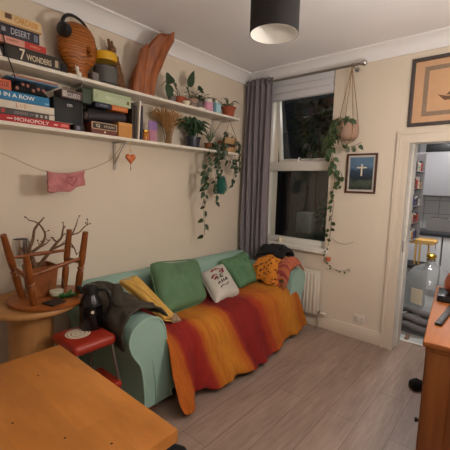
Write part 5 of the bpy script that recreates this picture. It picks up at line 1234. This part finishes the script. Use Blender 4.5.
for k, (x, h_, lb_) in enumerate(((1.905,.20,'dark bottle on the worktop nearest the toaster'),(1.975,.26,'tallest dark bottle on the worktop, right of the toaster'),(2.04,.18,'short dark bottle at the right end of the worktop group'))):
    b = thing('bottle', lb_, 'bottle', (x,2.40,.9055), 'dark bottles on the kitchen worktop')
    obj('body', MB().lathe([(0,.906),(.03,.906),(.032,.915),(.032,.906+h_*.62),(.014,.906+h_*.78),(.013,.906+h_*.93),(0,.906+h_*.93)], (x,2.40,0), 18), M['black_gloss'], b); obj('cap', MB().lathe([(0,.906+h_*.93),(.015,.906+h_*.93),(.015,.906+h_),(0,.906+h_)], (x,2.40,0), 14), M['black'], b)
# narrow spice rack just inside the doorway
rk = thing('spice_rack', 'tall narrow white rack of jars just inside the kitchen doorway', 'rack', (1.6,.93,.86))
rq = MB().box(1.585,1.60,.62,1.16,.92,1.90,.002)
obj('back_panel', rq, M['kit_white'], rk)
obj('side_panel', MB().box(1.60,1.69,1.145,1.16,.92,1.90,.002), M['kit_white'], rk); obj('side_panel', MB().box(1.60,1.672,.62,.635,.92,1.90,.002), M['kit_white'], rk)
zsr = [.93,1.12,1.31,1.50,1.69]
jc = [(196,70,52),(60,84,150),(214,206,190),(120,70,44),(206,150,60),(70,72,78),(170,48,60),(226,222,214),(90,60,90),(200,190,170)]
ji = 0
for zi, z0 in enumerate(zsr):
    obj('shelf', MB().box(1.60,1.685,.635,1.145,z0-.008,z0,.001), M['kit_white'], rk); obj('rail', MB().tube([(1.688,.63,z0+.035),(1.688,1.15,z0+.035)], .003, 6), M['silver'], rk)
    for k in range(6):
        y = .68+k*.083; h_ = rnd.uniform(.085,.14); col_ = jc[(ji*7+3) % 10]; ji += 1
        cap_ = card(((224,220,212) if ji % 3 else (60,60,66)))
        b = thing('spice_jar', 'small jar on the %s shelf of the narrow white rack' % ['lowest','second lowest','middle','second highest','highest'][zi], 'jar', (1.645,y,z0+.0006), 'spice jars on the %s rack shelf' % ['lowest','second lowest','middle','second highest','highest'][zi])
        obj('body', MB().lathe([(0,z0+e),(.027,z0+e),(.028,z0+.006),(.028,z0+h_*.75),(.022,z0+h_*.8),(0,z0+h_*.8)], (1.645,y,0), 14), card(col_), b); obj('lid', MB().lathe([(0,z0+h_*.8),(.024,z0+h_*.8),(.024,z0+h_),(0,z0+h_)], (1.645,y,0), 14), cap_, b)
# bin with bamboo stand
bn = thing('bin', 'grey kitchen bin with a dark lid inside the doorway', 'bin', (1.59,1.3,0))
obj('body', MB().box(1.43,1.75,1.28,1.56,0,.53,.02,seg=3), M['bin'], bn); obj('lid', MB().box(1.415,1.765,1.265,1.575,.531,.58,.018,seg=3), M['black'], bn)
bs = thing('bamboo_stand', 'pale bamboo tray stand standing on the dark bin lid', 'stand', (1.70,1.3,.606))
obj('tray', MB().box(1.57,1.83,1.30,1.54,.835,.872,.006), M['bamboo'], bs); obj('tray_rim', MB().box(1.57,1.83,1.30,1.312,.872,.884,.003), M['bamboo'], bs); obj('tray_rim', MB().box(1.57,1.83,1.528,1.54,.872,.884,.003), M['bamboo'], bs)
for x, y in ((1.635,1.32),(1.68,1.32),(1.60,1.52),(1.74,1.52)): obj('leg', MB().box(x-.010,x+.010,y-.010,y+.010,.5815,.835,.002), M['bamboo'], bs)
# demijohn
QX, QY = 1.86, 1.01
dj = thing('demijohn', 'big round clear glass demijohn on the kitchen floor in the doorway', 'bottle', (QX,QY,0))
gp_ = [(r*.93 if r > .06 else r, z_) for r, z_ in [(0,.012),(.16,.012),(.215,.05),(.25,.14),(.265,.28),(.26,.42),(.235,.53),(.18,.605),(.10,.648),(.055,.665),(.042,.69),(.040,.72)]]
obj('glass', MB().lathe(gp_, (QX,QY,0), 48), M['demijohn'], dj)
obj('collar', MB().lathe([(.040,.70),(.05,.702),(.05,.722),(.040,.724)], (QX,QY,0), 24), M['silver'], dj)
obj('stopper', MB().lathe([(0,.70),(.034,.70),(.037,.73),(.05,.745),(.05,.77),(.03,.785),(0,.787)], (QX,QY,0), 22), M['brass'], dj, label='brass coloured stopper')
lbm = MB().grid(lambda u, v: V((QX+.2482*math.cos(-2.1+.5*u), QY+.2482*math.sin(-2.1+.5*u), .25+.17*v)), 12, 4); obj('paper_label', lbm, M['paper'], dj)
# blanket heap
def bl_f(u, v):
    a = 2*PI*u; r = v; x = 1.84+.17*r*math.cos(a)*1.15; y = .635+.12*r*math.sin(a)
    zt = .19*(1-r**3.0)**.6 if r < 1 else 0
    return V((x+.012*nz(a,r*4), y+.01*nz(r*5,a), max(.004, zt+.035*math.sin(14*(.6*r*math.sin(a)+.25*math.cos(a)*r)+2*nz(u*4,v*2))*(1-r)**.3*(r > .05))))
gb = MB().grid(bl_f, 60, 26); bmesh.ops.remove_doubles(gb.bm, verts=gb.bm.verts[:], dist=.0004)
gbo = obj('blanket', gb, M['grey_blanket'], angle=180); tag(gbo, 'dark grey fleece blanket heaped on the kitchen floor in the doorway', 'blanket')
fo = MB()
for k, (zz_, yy) in enumerate(((.215,.64),(.15,.565),(.085,.525))):
    fo.tube([(1.665,yy+.05,zz_-.05),(1.76,yy,zz_+.01),(1.86,yy-.012,zz_-.005),(1.96,yy,zz_-.02),(2.03,yy+.04,zz_-.05)], [.022,.045,.05,.045,.03], 12, 4, flat=.7)
obj('fold', fo, M['grey_blanket'], gbo, angle=180)
tag(obj('door_wedge', MB().prism([(0,0),(.09,0),(.09,.03)], (1.80,.315,0.0006), (0,1,0), (0,0,1), (1,0,0), .035), M['cone']), 'small brown wooden door wedge by the threshold', 'door wedge')

# ------------------------------------------------------------------ light
klamp = thing('ceiling_light', 'round white light on the kitchen ceiling', 'ceiling light', (1.80,1.35,2.44))
mK, ntK, bK = new_mat('kitchen_light_panel'); bK.inputs['Base Color'].default_value = (0,0,0,1); bK.inputs['Emission Color'].default_value = (1,.96,.94,1); bK.inputs['Emission Strength'].default_value = 115
obj('diffuser', MB().lathe([(0,2.455),(.13,2.458),(.15,2.475),(0,2.478)], (1.80,1.35,0), 32), mK, klamp); obj('base', MB().lathe([(0,2.478),(.16,2.478),(.16,2.4995),(0,2.4995)], (1.80,1.35,0), 32), M['white_gloss'], klamp)
gl = bpy.data.lights.new('garden_fill', 'POINT'); gl.energy = 14; gl.color = (1,.95,.9); gl.shadow_soft_size = .15  # unseen point light added to brighten the garden, no lamp stands here
glo = bpy.data.objects.new('garden_fill', gl); COL.objects.link(glo); glo.location = (.95, 1.1, 2.5)
w = bpy.data.worlds.new('night'); scn.world = w; w.use_nodes = True
w.node_tree.nodes['Background'].inputs[0].default_value = (.012,.014,.018,1); w.node_tree.nodes['Background'].inputs[1].default_value = .3
vs = scn.view_settings; vs.view_transform = 'Standard'; vs.look = 'None'; vs.gamma = 1; vs.use_curve_mapping = False; vs.exposure = 0.0
